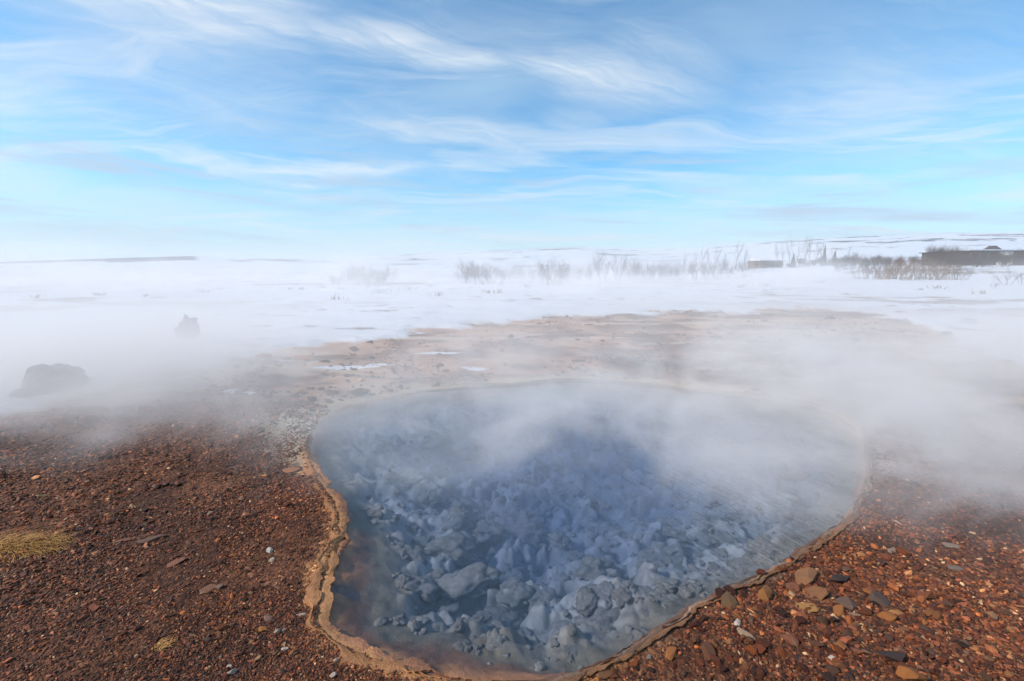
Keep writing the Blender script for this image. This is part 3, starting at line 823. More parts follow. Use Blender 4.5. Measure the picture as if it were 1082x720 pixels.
# ------------------------------------------------------------------ boulders under the water
def sub_mat():
    m, N = new_mat('silica_coated_rock')
    tc = N.n.new('ShaderNodeTexCoord').outputs['Object']
    oi = N.n.new('ShaderNodeObjectInfo')
    n1 = N.noise(tc, 3.5, 7, 0.68, 0.3)
    n2 = N.noise(tc, 16, 5, 0.65)
    base = N.mix(N.m('ADD', N.m('MULTIPLY', oi.outputs['Random'], 0.7), N.m('MULTIPLY', N.noise(tc, 2.0, 3), 0.4)), (0.17, 0.156, 0.14), (0.26, 0.238, 0.215))
    f = N.mix(N.ss(n1, 0.3, 0.7), (0.6, 0.6, 0.6), (1.15, 1.14, 1.12))
    bsdf(N, N.mix(1.0, base, f, 'MULTIPLY'), 0.85, N.bump(N.m('ADD', n1, N.m('MULTIPLY', n2, 0.8)), 0.6, 0.05), 0.2)
    return m
SUBM = sub_mat()
LUMPS = [lump_mesh(10 + i, 'submerged_boulder', 4, 1, [0.8, 0.65, 0.95][i % 3], [0.42, 0.5, 0.36, 0.55][i % 4], 0.75, 1.5, SUBM, 0.08) for i in range(10)]
def boulder_at(px, py, w, label, group=None, v=None, rz=None, sq=1.0, zt=-0.33, base=None):
    p = on(px, py, zt)
    size = w / F * (p[1] * cp + (H - zt) * sp) / 2
    o = link('submerged_boulder', LUMPS[v if v is not None else random.randrange(len(LUMPS))])
    zb = float(terrain([p[0]], [p[1]])[0])
    o.scale = (size, size, size * sq)
    p = on(px, py, zb); zb = float(terrain([p[0]], [p[1]])[0])
    o.location = (p[0], p[1], min(zb - 0.05 * size, -0.06 - 0.5 * size))
    o.rotation_euler = (random.uniform(-.25, .25), random.uniform(-.25, .25), random.uniform(0, 6.28) if rz is None else rz)
    tag(o, label, 'boulder', group)
    return o
BH = [(492, 636, 70, 'largest flat topped boulder under the water', 4, 0.1), (592, 655, 88, 'long low boulder under water near the shore', 4, 0.2), (640, 652, 60, 'blocky boulder at the right end of the long low boulder', 1, 0.4),
      (629, 602, 46, 'rounded brownish boulder under the clear water', 3, 1.2), (476, 576, 46, 'lumpy pale boulder under water left of centre', 6, 0.3), (515, 574, 44, 'pale boulder touching the lumpy pale boulder', 5, 0.8),
      (487, 592, 30, 'small squarish boulder under water in a blue gap', 0, 0.5), (560, 574, 52, 'broad boulder under water at the centre', 7, 0.2), (446, 590, 24, 'small round boulder at the left edge of the deep', 8, 0), 
      (540, 600, 40, 'knobbly boulder under water below the centre', 9, 0.6), (455, 612, 40, 'grey boulder above the largest flat topped one', 3, 0), (580, 620, 44, 'grey lump between the long and rounded boulders', 6, 1),
      (700, 590, 50, 'low pale boulder to the right of the rounded brownish one', 2, .4), (545, 640, 46, 'squat boulder beside the largest flat topped one', 0, .7), (470, 665, 26, 'small boulder in the shallows below the largest one', 8, .2),
      (545, 672, 30, 'tan boulder in the shallows near the shore', 5, .2), (560, 545, 44, 'dim boulder under water further out', 1, .2), (480, 550, 40, 'dim boulder near the left shelf', 4, .9), (625, 560, 46, 'dim boulder behind the rounded brownish one', 9, .5)]
for px, py, w, lab, v, rz in BH:
    q = on(px, py, -0.3); dd = sdist(q[:1], q[1:2])[0]
    if -dd < shelf_w(q[:1], q[1:2])[0] + 0.5 * w / F * q[1]: w *= 0.6; py -= 14
    boulder_at(px, py, w * 0.85, lab, None, v, rz)
k = 0
while k < 275:
    px, py = random.uniform(385, 860), random.uniform(455, 698)
    q = on(px, py, -0.35)
    d = sdist([q[0]], [q[1]])[0]
    if -d < shelf_w(q[:1], q[1:2])[0] + 0.12: continue
    w = random.choice([9, 10, 12, 14, 16, 18, 21, 24, 28, 34]) * (1.05 if px < 680 else 0.9)
    boulder_at(px, py, w, 'grey silica coated boulder resting on the pool floor', 'boulders on the floor of the pool', zt=-0.35)
    k += 1

def build_rubble():
    g = np.random.default_rng(31)
    n = 2200
    x = g.uniform(-1.6, 4.2, n); y = g.uniform(1.5, 6.5, n)
    d = sdist(x, y); w = shelf_w(x, y)
    ok = (-d > w + 0.02 + 0.05 * vnoise(x * 5, y * 5)) | ((-d > 0.04) & (g.random(n) < 0.012))
    x, y, d = x[ok], y[ok], d[ok]; n = len(x)
    z = terrain(x, y, d)
    bm = bmesh.new(); bmesh.ops.create_icosphere(bm, subdivisions=2, radius=1)
    iv = np.array([q.co[:] for q in bm.verts]); fi = np.array([[q.index for q in t.verts] for t in bm.faces]); bm.free()
    m = len(iv)
    size = 0.010 * np.exp(np.abs(g.normal(0, 0.6, n))); size = np.minimum(size, 0.035)
    off = g.uniform(0, 90, n)
    P = iv[None] * 1.6 + off[:, None, None]
    k = 1 + 0.75 * vnoise(P[..., 0], P[..., 1], P[..., 2], 15) + 0.25 * vnoise(P[..., 0] * 2.3, P[..., 1] * 2.3, P[..., 2] * 2.3, 16)
    V = iv[None] * k[..., None] * (size[:, None] * np.stack([g.uniform(0.8, 1.4, n), g.uniform(0.8, 1.2, n), g.uniform(0.45, 0.9, n)], 1))[:, None, :]
    V = V + np.stack([x, y, z + size * 0.05], 1)[:, None, :]
    Fs = (fi[None] + (np.arange(n) * m)[:, None, None]).reshape(-1, 3)
    me = mesh_np('rubble', V.reshape(-1, 3), Fs, np.full(len(Fs), 3), SUBM, True)
    tag(link('rubble', me), 'small grey rubble strewn over the floor of the pool', 'rubble', kind='stuff')
build_rubble()

# ------------------------------------------------------------------ dry grass
def straw(name='dry_straw'):
    m, N = new_mat(name)
    colr = N.node('ShaderNodeAttribute', attribute_name='Col').outputs['Color']
    bsdf(N, colr, 0.7, None, 0.2)
    return m
STRAW = straw()
def grass_mesh(seed, n, rx, ry, length, lean, c0, c1, flop=0.8, w0=0.0016):
    g = np.random.default_rng(seed)
    V, Fs, C = [], [], []
    for i in range(n):
        a = g.uniform(0, 6.28); q = math.sqrt(g.random())
        b = np.array([rx * q * math.cos(a), ry * q * math.sin(a), -0.01 + 0.035 * (1 - q * q) * g.random()])
        ang = lean + g.normal(0, 0.6)
        dirv = np.array([math.cos(ang), math.sin(ang), g.uniform(0.2, 1.2)])
        dirv /= np.linalg.norm(dirv)
        L = length * g.uniform(0.5, 1.2); w = w0 * g.uniform(0.7, 1.5)
        side = np.array([-math.sin(ang), math.cos(ang), 0]) * w
        pt = b.copy(); base = len(V)
        for k in range(5):
            t = k / 4
            V += [tuple(pt - side * (1 - 0.85 * t)), tuple(pt + side * (1 - 0.85 * t))]
            dirv = dirv + np.array([0, 0, -flop * 0.5]) * 0.6 + g.normal(0, 0.12, 3); dirv /= np.linalg.norm(dirv)
            pt = pt + dirv * L / 4
            pt[2] = max(pt[2], 0.002 + 0.01 * g.random())
        for k in range(4):
            Fs.append((base + 2 * k, base + 2 * k + 1, base + 2 * k + 3, base + 2 * k + 2))
        c = np.array(c0) + (np.array(c1) - np.array(c0)) * g.random()
        C += [tuple(c * g.uniform(0.7, 1.25))] * 10
    return mesh_np('grass_blades', V, [i for f in Fs for i in f], np.full(len(Fs), 4), STRAW, False, np.array(C))
def tuft(px, py, rx, ry, n, length, label, lean=0.3, seed=1, c0=(0.34, 0.165, 0.045), c1=(0.60, 0.33, 0.11), **kw):
    p = on(px, py, 0.1); z = float(terrain([p[0]], [p[1]])[0]); p = on(px, py, z)
    o = link('grass_tuft', grass_mesh(seed, n, rx, ry, length, lean, c0, c1, **kw), loc=(p[0], p[1], z))
    tag(o, label, 'grass tuft')
    return o
tuft(16, 578, 0.27, 0.09, 1700, 0.13, 'flattened tuft of golden dry grass on the left bank', lean=-0.1, seed=5)
# tuft(-6, 684, 0.14, 0.07, 220, 0.09, 'sparse brown grass on the dark mound at the left corner', lean=0.2, seed=6, c0=(0.10, 0.05, 0.02), c1=(0.30, 0.16, 0.06))
tuft(170, 683, 0.035, 0.03, 60, 0.05, 'tiny pale dry sprig on the lower left gravel', lean=0.5, seed=8)

# ------------------------------------------------------------------ bare trees and shrubs
def bark(name, c): return simple(name, c, 0.9, 0.3, 20, 0.3, 0.01, 0.15)
BARK = bark('grey_brown_bark', (0.13, 0.095, 0.08)); TWIG = bark('brown_twigs', (0.12, 0.08, 0.062)); RUST = bark('rusty_dry_stems', (0.20, 0.125, 0.075)); DARKTW = bark('dark_twigs', (0.07, 0.05, 0.04))
class Tubes:
    def __init__(s): s.V, s.F = [], []
    def seg(s, a, b, ra, rb):
        d = b - a; L = np.linalg.norm(d)
        if L < 1e-6: return
        d = d / L
        u = np.cross(d, [0.3, 0.9, 0.2]); u /= np.linalg.norm(u); v = np.cross(d, u)
        i = len(s.V)
        for p_, r_ in ((a, ra), (b, rb)):
            for k in range(4):
                t = k * math.pi / 2
                s.V.append(tuple(p_ + r_ * (u * math.cos(t) + v * math.sin(t))))
        for k in range(4):
            k2 = (k + 1) % 4
            s.F.append((i + k, i + k2, i + 4 + k2, i + 4 + k))
        s.F.append((i + 7, i + 6, i + 5, i + 4))
    def mesh(s, name, mat): return mesh_np(name, s.V, [i for f in s.F for i in f], np.full(len(s.F), 4), mat, False)
def grow(tb, tw, g, p, d, L, r, lev, maxlev, spread, up):
    n = 4
    for k in range(n):
        d2 = d + g.normal(0, 0.10, 3) + np.array([0, 0, up * 0.08]); d2 /= np.linalg.norm(d2)
        q = p + d2 * L / n
        r2 = r * 0.86
        (tb if lev == 0 else tw).seg(p, q, r, r2)
        if lev < maxlev and (k > 0 or lev > 0):
            for _ in range(2 if lev < 2 else 1):
                s = g.normal(0, 1, 3); s -= d2 * (s @ d2); s /= np.linalg.norm(s)
                d3 = d2 * (1 - spread) + s * spread + np.array([0, 0, up * 0.25]); d3 /= np.linalg.norm(d3)
                grow(tb, tw, g, q, d3, L * g.uniform(0.45, 0.65), r2 * 0.6, lev + 1, maxlev, spread, up)
        p, d, r = q, d2, r2
def shrub_kind(seed, stems, height, spread, up, r0, maxlev=3, base=0.25, mats=(BARK, TWIG)):
    g = np.random.default_rng(seed)
    tb, tw = Tubes(), Tubes()
    for i in range(stems):
        a = g.uniform(0, 6.28); tilt = g.uniform(0.05, spread)
        d = np.array([math.cos(a) * tilt, math.sin(a) * tilt, 1.0]); d /= np.linalg.norm(d)
        p = np.array([g.normal(0, base), g.normal(0, base), -0.1])
        grow(tb, tw, g, p, d, height * g.uniform(0.55, 0.85), r0, 0, maxlev, 0.5, up)
    return tb.mesh('trunk', mats[0]), tw.mesh('crown', mats[1])
KINDS = dict(
    bush=[shrub_kind(40 + i, 6, 3.4, 0.8, 0.8, 0.05, 3, 0.35) for i in range(4)],
    birch=[shrub_kind(50 + i, 4, 5.2, 0.5, 1.0, 0.07, 3, 0.4) for i in range(3)],
    sapling=[shrub_kind(60 + i, 1, 7.0, 0.06, 2.2, 0.07, 2, 0.05) for i in range(3)],
    dry=[shrub_kind(70 + i, 34, 1.9, 0.9, 0.6, 0.022, 1, 0.9, (RUST, RUST)) for i in range(3)],
    dark=[shrub_kind(80 + i, 15, 3.0, 0.7, 0.8, 0.05, 3, 0.8, (DARKTW, DARKTW)) for i in range(3)],
    twig=[shrub_kind(90 + i, 4, 1.6, 0.9, 0.4, 0.022, 2, 0.12, (DARKTW, DARKTW)) for i in range(2)])
def ground_px(px, depth):
    d = ray(px, 300); x = d[0] / d[1] * depth
    return np.array([x, depth, float(terrain([x], [depth])[0])])
def plant(kind, px, depth, hpx, name, label, cat, group=None):
    p = ground_px(px, depth)
    k = random.randrange(len(KINDS[kind])); t, c = KINDS[kind][k]
    nat = max(v.co.z for v in c.vertices) if c.vertices else 1
    e = empty(name, p, random.uniform(0, 6.28), hpx / F * depth / nat)
    link('trunk', t, e); link('crown', c, e)
    tag(e, label, cat, group)
    return e
# the row of bare shrubs seen through steam
ROW = [(352, 44, 17), (366, 46, 21), (381, 45, 26), (396, 47, 24), (408, 50, 22), (496, 52, 30), (508, 53, 24), (522, 54, 25), (540, 55, 22), (572, 52, 28), (586, 52, 32), (600, 54, 24), (358, 42, 14), (373, 48, 20), (388, 43, 19), (402, 44, 16), (489, 50, 20), (502, 50, 27), (515, 50, 20), (531, 51, 20), (548, 56, 24), (563, 55, 22), (579, 50, 22), (593, 51, 26), (612, 54, 22), (622, 52, 26)]
for px, dp, hp in ROW:
    plant('bush', px, dp, hp, 'bare_shrub', 'bare grey shrub in the misty row across the snow', 'shrub', 'bare shrubs in a row across the snow')
for px, dp, hp, lab in [(636, 50, 42, 'tallest bare birch standing in the steam at the centre'), (652, 52, 38, 'slimmer bare birch to the right of the tallest one')]:
    plant('birch', px, dp, hp, 'birch_tree', lab, 'tree')
for px, dp, hp in [(672, 60, 24), (684, 60, 22), (697, 58, 26), (712, 60, 20), (732, 62, 24), (744, 62, 22), (665, 58, 28), (678, 56, 25), (690, 57, 22), (704, 59, 24), (720, 60, 26), (755, 64, 24), (770, 66, 22), (785, 66, 24)]:
    plant('bush', px, dp, hp, 'bare_shrub', 'faint bare shrub right of the birches', 'shrub', 'faint shrubs right of the birches')
for px, dp, hp in [(723, 130, 22), (731, 128, 25), (739, 132, 26), (747, 129, 27), (755, 131, 25), (763, 130, 20), (776, 126, 30), (783, 126, 24), (819, 120, 30), (826, 122, 27), (832, 118, 32), (838, 120, 26), (848, 121, 34), (853, 118, 36), (858, 120, 30), (866, 124, 28), (874, 126, 24), (892, 125, 22)]:
    plant('sapling', px, dp, hp, 'bare_sapling', 'thin bare sapling in the planted rows near the buildings', 'tree', 'bare saplings near the buildings')
# conifers
def conifer(seed, h):
    g = np.random.default_rng(seed)
    tb = Tubes(); tb.seg(np.array([0, 0, -0.2]), np.array([0, 0, h * 0.97]), 0.14, 0.02)
    V, Fs = [], []
    for i in range(1500):
        t = g.random() ** 1.3
        rad = (1 - t) * h * 0.24 * (0.7 + 0.5 * g.random())
        a = g.uniform(0, 6.28); q = g.random() ** 0.5 * rad
        c = np.array([q * math.cos(a), q * math.sin(a), 0.3 + t * (h - 0.3) - 0.25 * q])
        u = g.normal(0, 1, 3); u /= np.linalg.norm(u); v = np.cross(u, g.normal(0, 1, 3)); v /= np.linalg.norm(v)
        s = h * 0.035
        b_ = len(V); V += [tuple(c - u * s), tuple(c + v * s * 0.5), tuple(c + u * s), tuple(c - v * s * 0.5)]; Fs.append((b_, b_ + 1, b_ + 2, b_ + 3))
    nm = simple('dark_needles_%s' % 'ab'[seed % 2], (0.03, 0.04, 0.03), 0.85, 0.4, 3)
    return tb.mesh('trunk', BARK), mesh_np('crown', V, [i for f in Fs for i in f], np.full(len(Fs), 4), nm, False)
for px, dp, h, lab, sd in [(868, 112, 4.4, 'narrow dark conifer left of the second conifer', 2), (879, 115, 3.8, 'broad small dark conifer beside the narrow one', 3), (836, 118, 3.6, 'misty conifer among the bare saplings', 4)]:
    p = ground_px(px, dp); t, c = conifer(sd, h)
    e = empty('conifer', p); link('trunk', t, e); link('crown', c, e)
    if sd == 2: e.scale = (0.7, 0.7, 1.15)
    tag(e, lab, 'tree')
# big rusty clump of dry stems and its neighbours
for px, dp, hp, lab in [(945, 50, 22, 'large clump of rusty dry stems, at its left end'), (960, 49, 28, 'large clump of rusty dry stems, in its middle'), (978, 50, 25, 'large clump of rusty dry stems, right of its middle'), (928, 52, 19, 'low dry clump at the left of the rusty stems'), (992, 51, 20, 'low dry clump at the right of the rusty stems')]:
    plant('dry', px, dp, hp, 'dry_shrub', lab, 'shrub', 'rusty dry shrubs in the snow')
for px, dp, hp, lab in [(916, 54, 18, 'twiggy bush left of the rusty clump'), (1010, 48, 16, 'small dark twiggy bush right of the rusty clump'), (1020, 50, 15, 'second small dark twiggy bush right of the rusty clump'), (1066, 40, 22, 'tall twiggy bush near the right edge of the snow'), (1078, 42, 15, 'low twiggy bush beside the tall twiggy one'), (1052, 37, 10, 'tiny twiggy sprig low on the right snow')]:
    plant('twig', px, dp, hp, 'twiggy_bush', lab, 'shrub')
# hedge of dark bushes in front of the building
for i, px in enumerate([884, 893, 902, 911, 922, 934, 946, 985, 994, 1003, 1012, 1021, 1030, 1039, 1048, 1057, 1066, 1075, 1084, 1095]):
    plant('dark', px, 72 + (i % 3) * 4, 15 + (i * 7) % 5, 'dark_bush', 'dark bare bush in the hedge before the long building', 'shrub', 'dark bushes before the long building')
for i, px in enumerate([984, 990, 997, 1004, 1010]):
    plant('dark', px, 122 + (i % 2) * 4, 26 - (i % 3) * 3, 'dark_bush', 'tall dark bush at the left end of the long building', 'shrub', 'tall dark bushes beside the long building')

for i in range(26):
    px = 800 + i * 7.2 + random.uniform(-3, 3)
    plant('dark', px, random.uniform(96, 116), random.uniform(7, 13), 'dark_bush', 'dark low bush in the scrub between the saplings and the long building', 'shrub', 'dark scrub left of the long building')

# small tussocks poking out of the snow on the left
def tussocks():
    g = np.random.default_rng(23)
    tb = Tubes()
    for i in range(420):
        dp = g.uniform(24, 190); px = g.uniform(-100, 1150)
        if px > 560 and g.random() < 0.6: continue
        p = ground_px(px, dp)
        s = g.uniform(0.1, 0.32) * (1 + dp / 120)
        for k in range(9):
            d = np.array([g.normal(0, 0.6), g.normal(0, 0.6), 1.0]); 
            a = p + np.array([g.normal(0, s * 0.8), g.normal(0, s * .5), -0.02])
            tb.seg(a, a + d * s * g.uniform(0.5, 1), 0.02 + dp * 0.0003, 0.008)
    o = link('tussock_grass', tb.mesh('tussock_grass', RUST))
    tag(o, 'scattered dark tussock grass poking through the snow field', 'grass', kind='stuff')
tussocks()

# ------------------------------------------------------------------ buildings
def box(V, Fs, x0, x1, y0, y1, z0, z1):
    b = len(V)
    V += [(x0, y0, z0), (x1, y0, z0), (x1, y1, z0), (x0, y1, z0), (x0, y0, z1), (x1, y0, z1), (x1, y1, z1), (x0, y1, z1)]
    Fs += [tuple(b + k for k in f) for f in ((3, 2, 1, 0), (4, 5, 6, 7), (0, 1, 5, 4), (1, 2, 6, 5), (2, 3, 7, 6), (3, 0, 4, 7))]
def boxes(name, lst, mat, parent):
    V, Fs = [], []
    for q in lst: box(V, Fs, *q)
    return link(name, mesh_np(name, V, [i for f in Fs for i in f], np.full(len(Fs), 4), mat, False), parent)
M_DARK = simple('dark_stained_timber', (0.055, 0.045, 0.04), 0.8, 0.2, 3)
M_GLASS, _N = new_mat('window_glass'); bsdf(_N, (0.02, 0.025, 0.03), 0.08, None, 0.5)
M_SNOW = simple('roof_snow', (0.60, 0.62, 0.66), 0.9, 0.04, 1.5)
M_PALE = simple('pale_render', (0.62, 0.58, 0.52), 0.85, 0.1, 2)
M_FRAME = simple('light_timber_frame', (0.30, 0.22, 0.15), 0.75, 0.2, 6)
M_DOOR = simple('brown_door_timber', (0.28, 0.15, 0.07), 0.7, 0.2, 6)
def long_building():
    D = 124.0
    pl = at(1021, 283, D); x0 = pl[0]; base = float(terrain([x0], [D])[0]) - 0.3
    top = at(1021, 264.5, D)[2]
    x1 = x0 + 58; hgt = top - base
    e = empty('long_building', (x0, D, base))
    px2x = lambda px: at(px, 275, D)[0] - x0
    W = x1 - x0
    boxes('wall', [(0, W, 0.02, 14, 0, hgt - 0.35)], M_DARK, e)
    boxes('roof', [(-0.5, W + 0.5, -0.9, 14.6, hgt - 0.35, hgt - 0.12)], M_DARK, e)
    boxes('roof_snow', [(-0.48, W + 0.48, -0.88, 14.5, hgt - 0.118, hgt + 0.16)], M_SNOW, e)
    e0, e1 = px2x(1053), px2x(1067)
    boxes('porch', [(e0, e0 + 0.7, -0.7, 0.0, 0, hgt - 0.36), (e1 - 0.7, e1, -0.7, 0.0, 0, hgt - 0.36), (e0 + 0.702, e1 - 0.702, -0.7, 0.0, hgt - 1.35, hgt - 0.36)], M_PALE, e)
    boxes('door', [(e0 + 0.75, e1 - 0.75, -0.15, 0.0, 0, hgt - 1.4)], M_DOOR, e)
    x = 0.8
    while x < W - 2:
        if x + 1.9 < e0 or x > e1 + 0.1:
            w = boxes('window', [(x, x + 1.75, -0.03, 0.0, hgt * 0.42, hgt - 0.75)], M_GLASS, e)
            boxes('frame', [(x - 0.32, x - 0.002, -0.12, 0.0, hgt * 0.36, hgt - 0.55), (x, x + 1.75, -0.08, 0.0, hgt - 0.748, hgt - 0.6)], M_FRAME, w)
        x += 2.4
    tag(e, 'long low dark building with snowy flat roof and pale porch', 'building')
long_building()
def low_house(px0, px1, ybase, yroof, D, label, roof=None):
    a = at(px0, ybase, D); b_ = at(px1, ybase, D); t = at(px0, yroof, D)
    base = min(float(terrain([a[0]], [D])[0]), a[2]) - 0.2
    hgt = t[2] - base; W = b_[0] - a[0]
    e = empty('low_house', (a[0], D, base))
    boxes('wall', [(0, W, 0, 6, 0, hgt * 0.80)], simple('weathered_timber', (0.20, 0.13, 0.09), 0.85, 0.2, 2), e)
    V = [(-0.4, -0.5, hgt * 0.78), (W + 0.4, -0.5, hgt * 0.78), (W + 0.4, 3, hgt), (-0.4, 3, hgt), (W + 0.4, 6.5, hgt * 0.78), (-0.4, 6.5, hgt * 0.78),
         (-0.4, -0.5, hgt * 0.71), (W + 0.4, -0.5, hgt * 0.71), (W + 0.4, 6.5, hgt * 0.71), (-0.4, 6.5, hgt * 0.71)]
    Fs = [(0, 1, 2, 3), (3, 2, 4, 5), (0, 6, 7, 1), (1, 7, 8, 4, 2), (0, 3, 5, 9, 6), (5, 4, 8, 9), (6, 9, 8, 7)]
    link('roof', mesh_np('roof', V, [i for f in Fs for i in f], [len(f) for f in Fs], roof or M_SNOW), e)
    for k in range(3):
        boxes('window', [(W * (0.15 + 0.28 * k), W * (0.15 + 0.28 * k) + 1.2, -0.05, -0.002, hgt * 0.22, hgt * 0.46)], M_GLASS, e)
    tag(e, label, 'house')
low_house(803, 826, 284, 272, 118, 'low brown house with snowy roof fading in the steam')
low_house(1052.5, 1058.5, 265, 259.5, 210, 'tiny dark hut on the slope above the long building', M_DARK)

# ------------------------------------------------------------------ steam
def steam_domain(name, label, x0, x1, y0, y1, z0, z1, build, step):
    V, Fs = [], []
    box(V, Fs, x0, x1, y0, y1, z0, z1)
    m, N = new_mat(name)
    tc = N.n.new('ShaderNodeTexCoord').outputs['Object']
    sx = N.node('ShaderNodeSeparateXYZ'); N.l.new(tc, sx.inputs[0])
    dens = build(N, tc, *sx.outputs)
    # fade to nothing before every face of the box
    for o_, lo, hi, w in ((sx.outputs[0], x0, x1, 0.14 * (x1 - x0)), (sx.outputs[1], y0, y1, 0.05 * (y1 - y0))):
        dens = N.m('MULTIPLY', dens, N.ss(o_, lo, lo + w)); dens = N.m('MULTIPLY', dens, N.ss(o_, hi, hi - w))
    dens = N.m('MULTIPLY', dens, N.ss(sx.outputs[2], z1, z1 - 0.35 * (z1 - z0)))
    pv = N.node('ShaderNodeVolumePrincipled', inp={'Color': (1.0, 0.965, 0.945, 1), 'Anisotropy': 0.0})
    N.l.new(dens, pv.inputs['Density'])
    N.l.new(pv.outputs[0], N.out.inputs['Volume'])
    m.cycles.volume_step_rate = step
    me = mesh_np(name, V, [i for f in Fs for i in f], np.full(len(Fs), 4), m)
    return tag(link(name, me), label, 'steam', kind='stuff')

def near_steam(N, tc, x, y, z):
    drift = N.mapping(tc, rot=(0, 0, R(18)), scale=(0.85, 1.0, 1.5))
    wn = N.vm('SUBTRACT', N.noise(tc, 0.8, 1, col=True), (0.5, 0.5, 0.5))
    v = N.vm('ADD', drift, N.vm('MULTIPLY', wn, (1.5, 1.5, 0.9)))
    n = N.noise(N.vm('ADD', v, (3.7, 1.2, 0.4)), 1.0, 4, 0.66)
    c = N.m('ADD', N.m('MULTIPLY', N.ss(n, 0.38, 0.67), 1.0), 0.12)
    # where it begins: nearer on the right bank than on the left
    y0 = N.m('SUBTRACT', 2.75, N.m('ADD', N.m('MULTIPLY', N.ss(x, 0.6, 3.0), 1.15), N.m('MULTIPLY', N.ss(x, -0.5, -2.2), -0.45)))
    s = N.m('SUBTRACT', y, y0)
    nearm = N.ss(N.m('ADD', s, N.m('MULTIPLY', N.m('SUBTRACT', n, 0.5), 3.0)), -0.1, 2.4)
    hh = N.m('ADD', 0.40, N.m('MULTIPLY', y, 0.018))
    hf = N.m('EXPONENT', N.m('MULTIPLY', N.m('DIVIDE', z, hh), -1.0))
    amp = N.m('ADD', N.m('MULTIPLY', N.m('MULTIPLY', N.ss(y, 9.5, 5.5), N.m('ADD', 1.0, N.m('MULTIPLY', N.ss(x, 1.5, 4.0), 1.1))), 1.45), 0.18)
    # a thicker bank hangs over the left shore
    lx = N.m('DIVIDE', N.m('ADD', x, 5.3), 2.6); ly = N.m('DIVIDE', N.m('SUBTRACT', y, 5.5), 1.5)
    bank = N.m('EXPONENT', N.m('MULTIPLY', N.m('ADD', N.m('MULTIPLY', lx, lx), N.m('MULTIPLY', ly, ly)), -1.0))
    c = N.m('ADD', c, N.m('MULTIPLY', bank, 1.1))
    lx = N.m('DIVIDE', N.m('ADD', x, 8.0), 3.2); ly = N.m('DIVIDE', N.m('SUBTRACT', y, 10.0), 2.5)
    c = N.m('ADD', c, N.m('MULTIPLY', N.m('EXPONENT', N.m('MULTIPLY', N.m('ADD', N.m('MULTIPLY', lx, lx), N.m('MULTIPLY', ly, ly)), -1.0)), 3.6))
    # and thins out over the snow edge beside it
    lx = N.m('DIVIDE', N.m('ADD', x, 2.5), 1.2); ly = N.m('DIVIDE', N.m('SUBTRACT', y, 7.0), 2.2)
    gap = N.m('EXPONENT', N.m('MULTIPLY', N.m('ADD', N.m('MULTIPLY', lx, lx), N.m('MULTIPLY', ly, ly)), -1.0))
    c = N.m('MULTIPLY', c, N.m('SUBTRACT', 1.0, N.m('MULTIPLY', gap, 0.8)))
    return N.m('MULTIPLY', N.m('MULTIPLY', c, nearm), N.m('MULTIPLY', hf, amp))
steam_domain('steam_haze', 'white steam drifting off the hot spring over its banks', -13, 15, 1.2, 27, -0.02, 2.6, near_steam, 0.30)

def far_steam(N, tc, x, y, z):
    v = N.mapping(tc, rot=(0, 0, R(15)), scale=(0.10, 0.12, 0.30))
    n = N.noise(N.vm('ADD', v, (7.1, 4.3, 0.2)), 1.0, 4, 0.6, 0.4)
    c = N.ss(n, 0.40, 0.66)
    hh = N.m('ADD', 0.9, N.m('MULTIPLY', c, 0.9))
    hf = N.m('EXPONENT', N.m('MULTIPLY', N.m('DIVIDE', z, hh), -1.0))
    return N.m('MULTIPLY', N.m('ADD', c, 0.15), N.m('MULTIPLY', hf, N.m('MULTIPLY', 0.16, N.m('ADD', 0.05, N.m('MULTIPLY', 0.95, N.ss(N.m('SUBTRACT', x, N.m('MULTIPLY', y, 0.8)), 4, -10))))))
steam_domain('steam_haze', 'thin white steam lying over the snow by the shrubs', -75, 85, 26, 72, -0.6, 5.5, far_steam, 0.45)

def air():
    V, Fs = [], []
    box(V, Fs, -4500, 4500, -400, 4200, -6, 190)
    m, N = new_mat('haze')
    pv = N.node('ShaderNodeVolumePrincipled', inp={'Color': (0.86, 0.93, 1.0, 1), 'Density': 0.00013, 'Anisotropy': 0.2})
    N.l.new(pv.outputs[0], N.out.inputs['Volume'])
    tag(link('haze', mesh_np('haze', V, [i for f in Fs for i in f], np.full(len(Fs), 4), m)), 'pale blue air between the spring and the hills', 'haze', kind='stuff')
air()

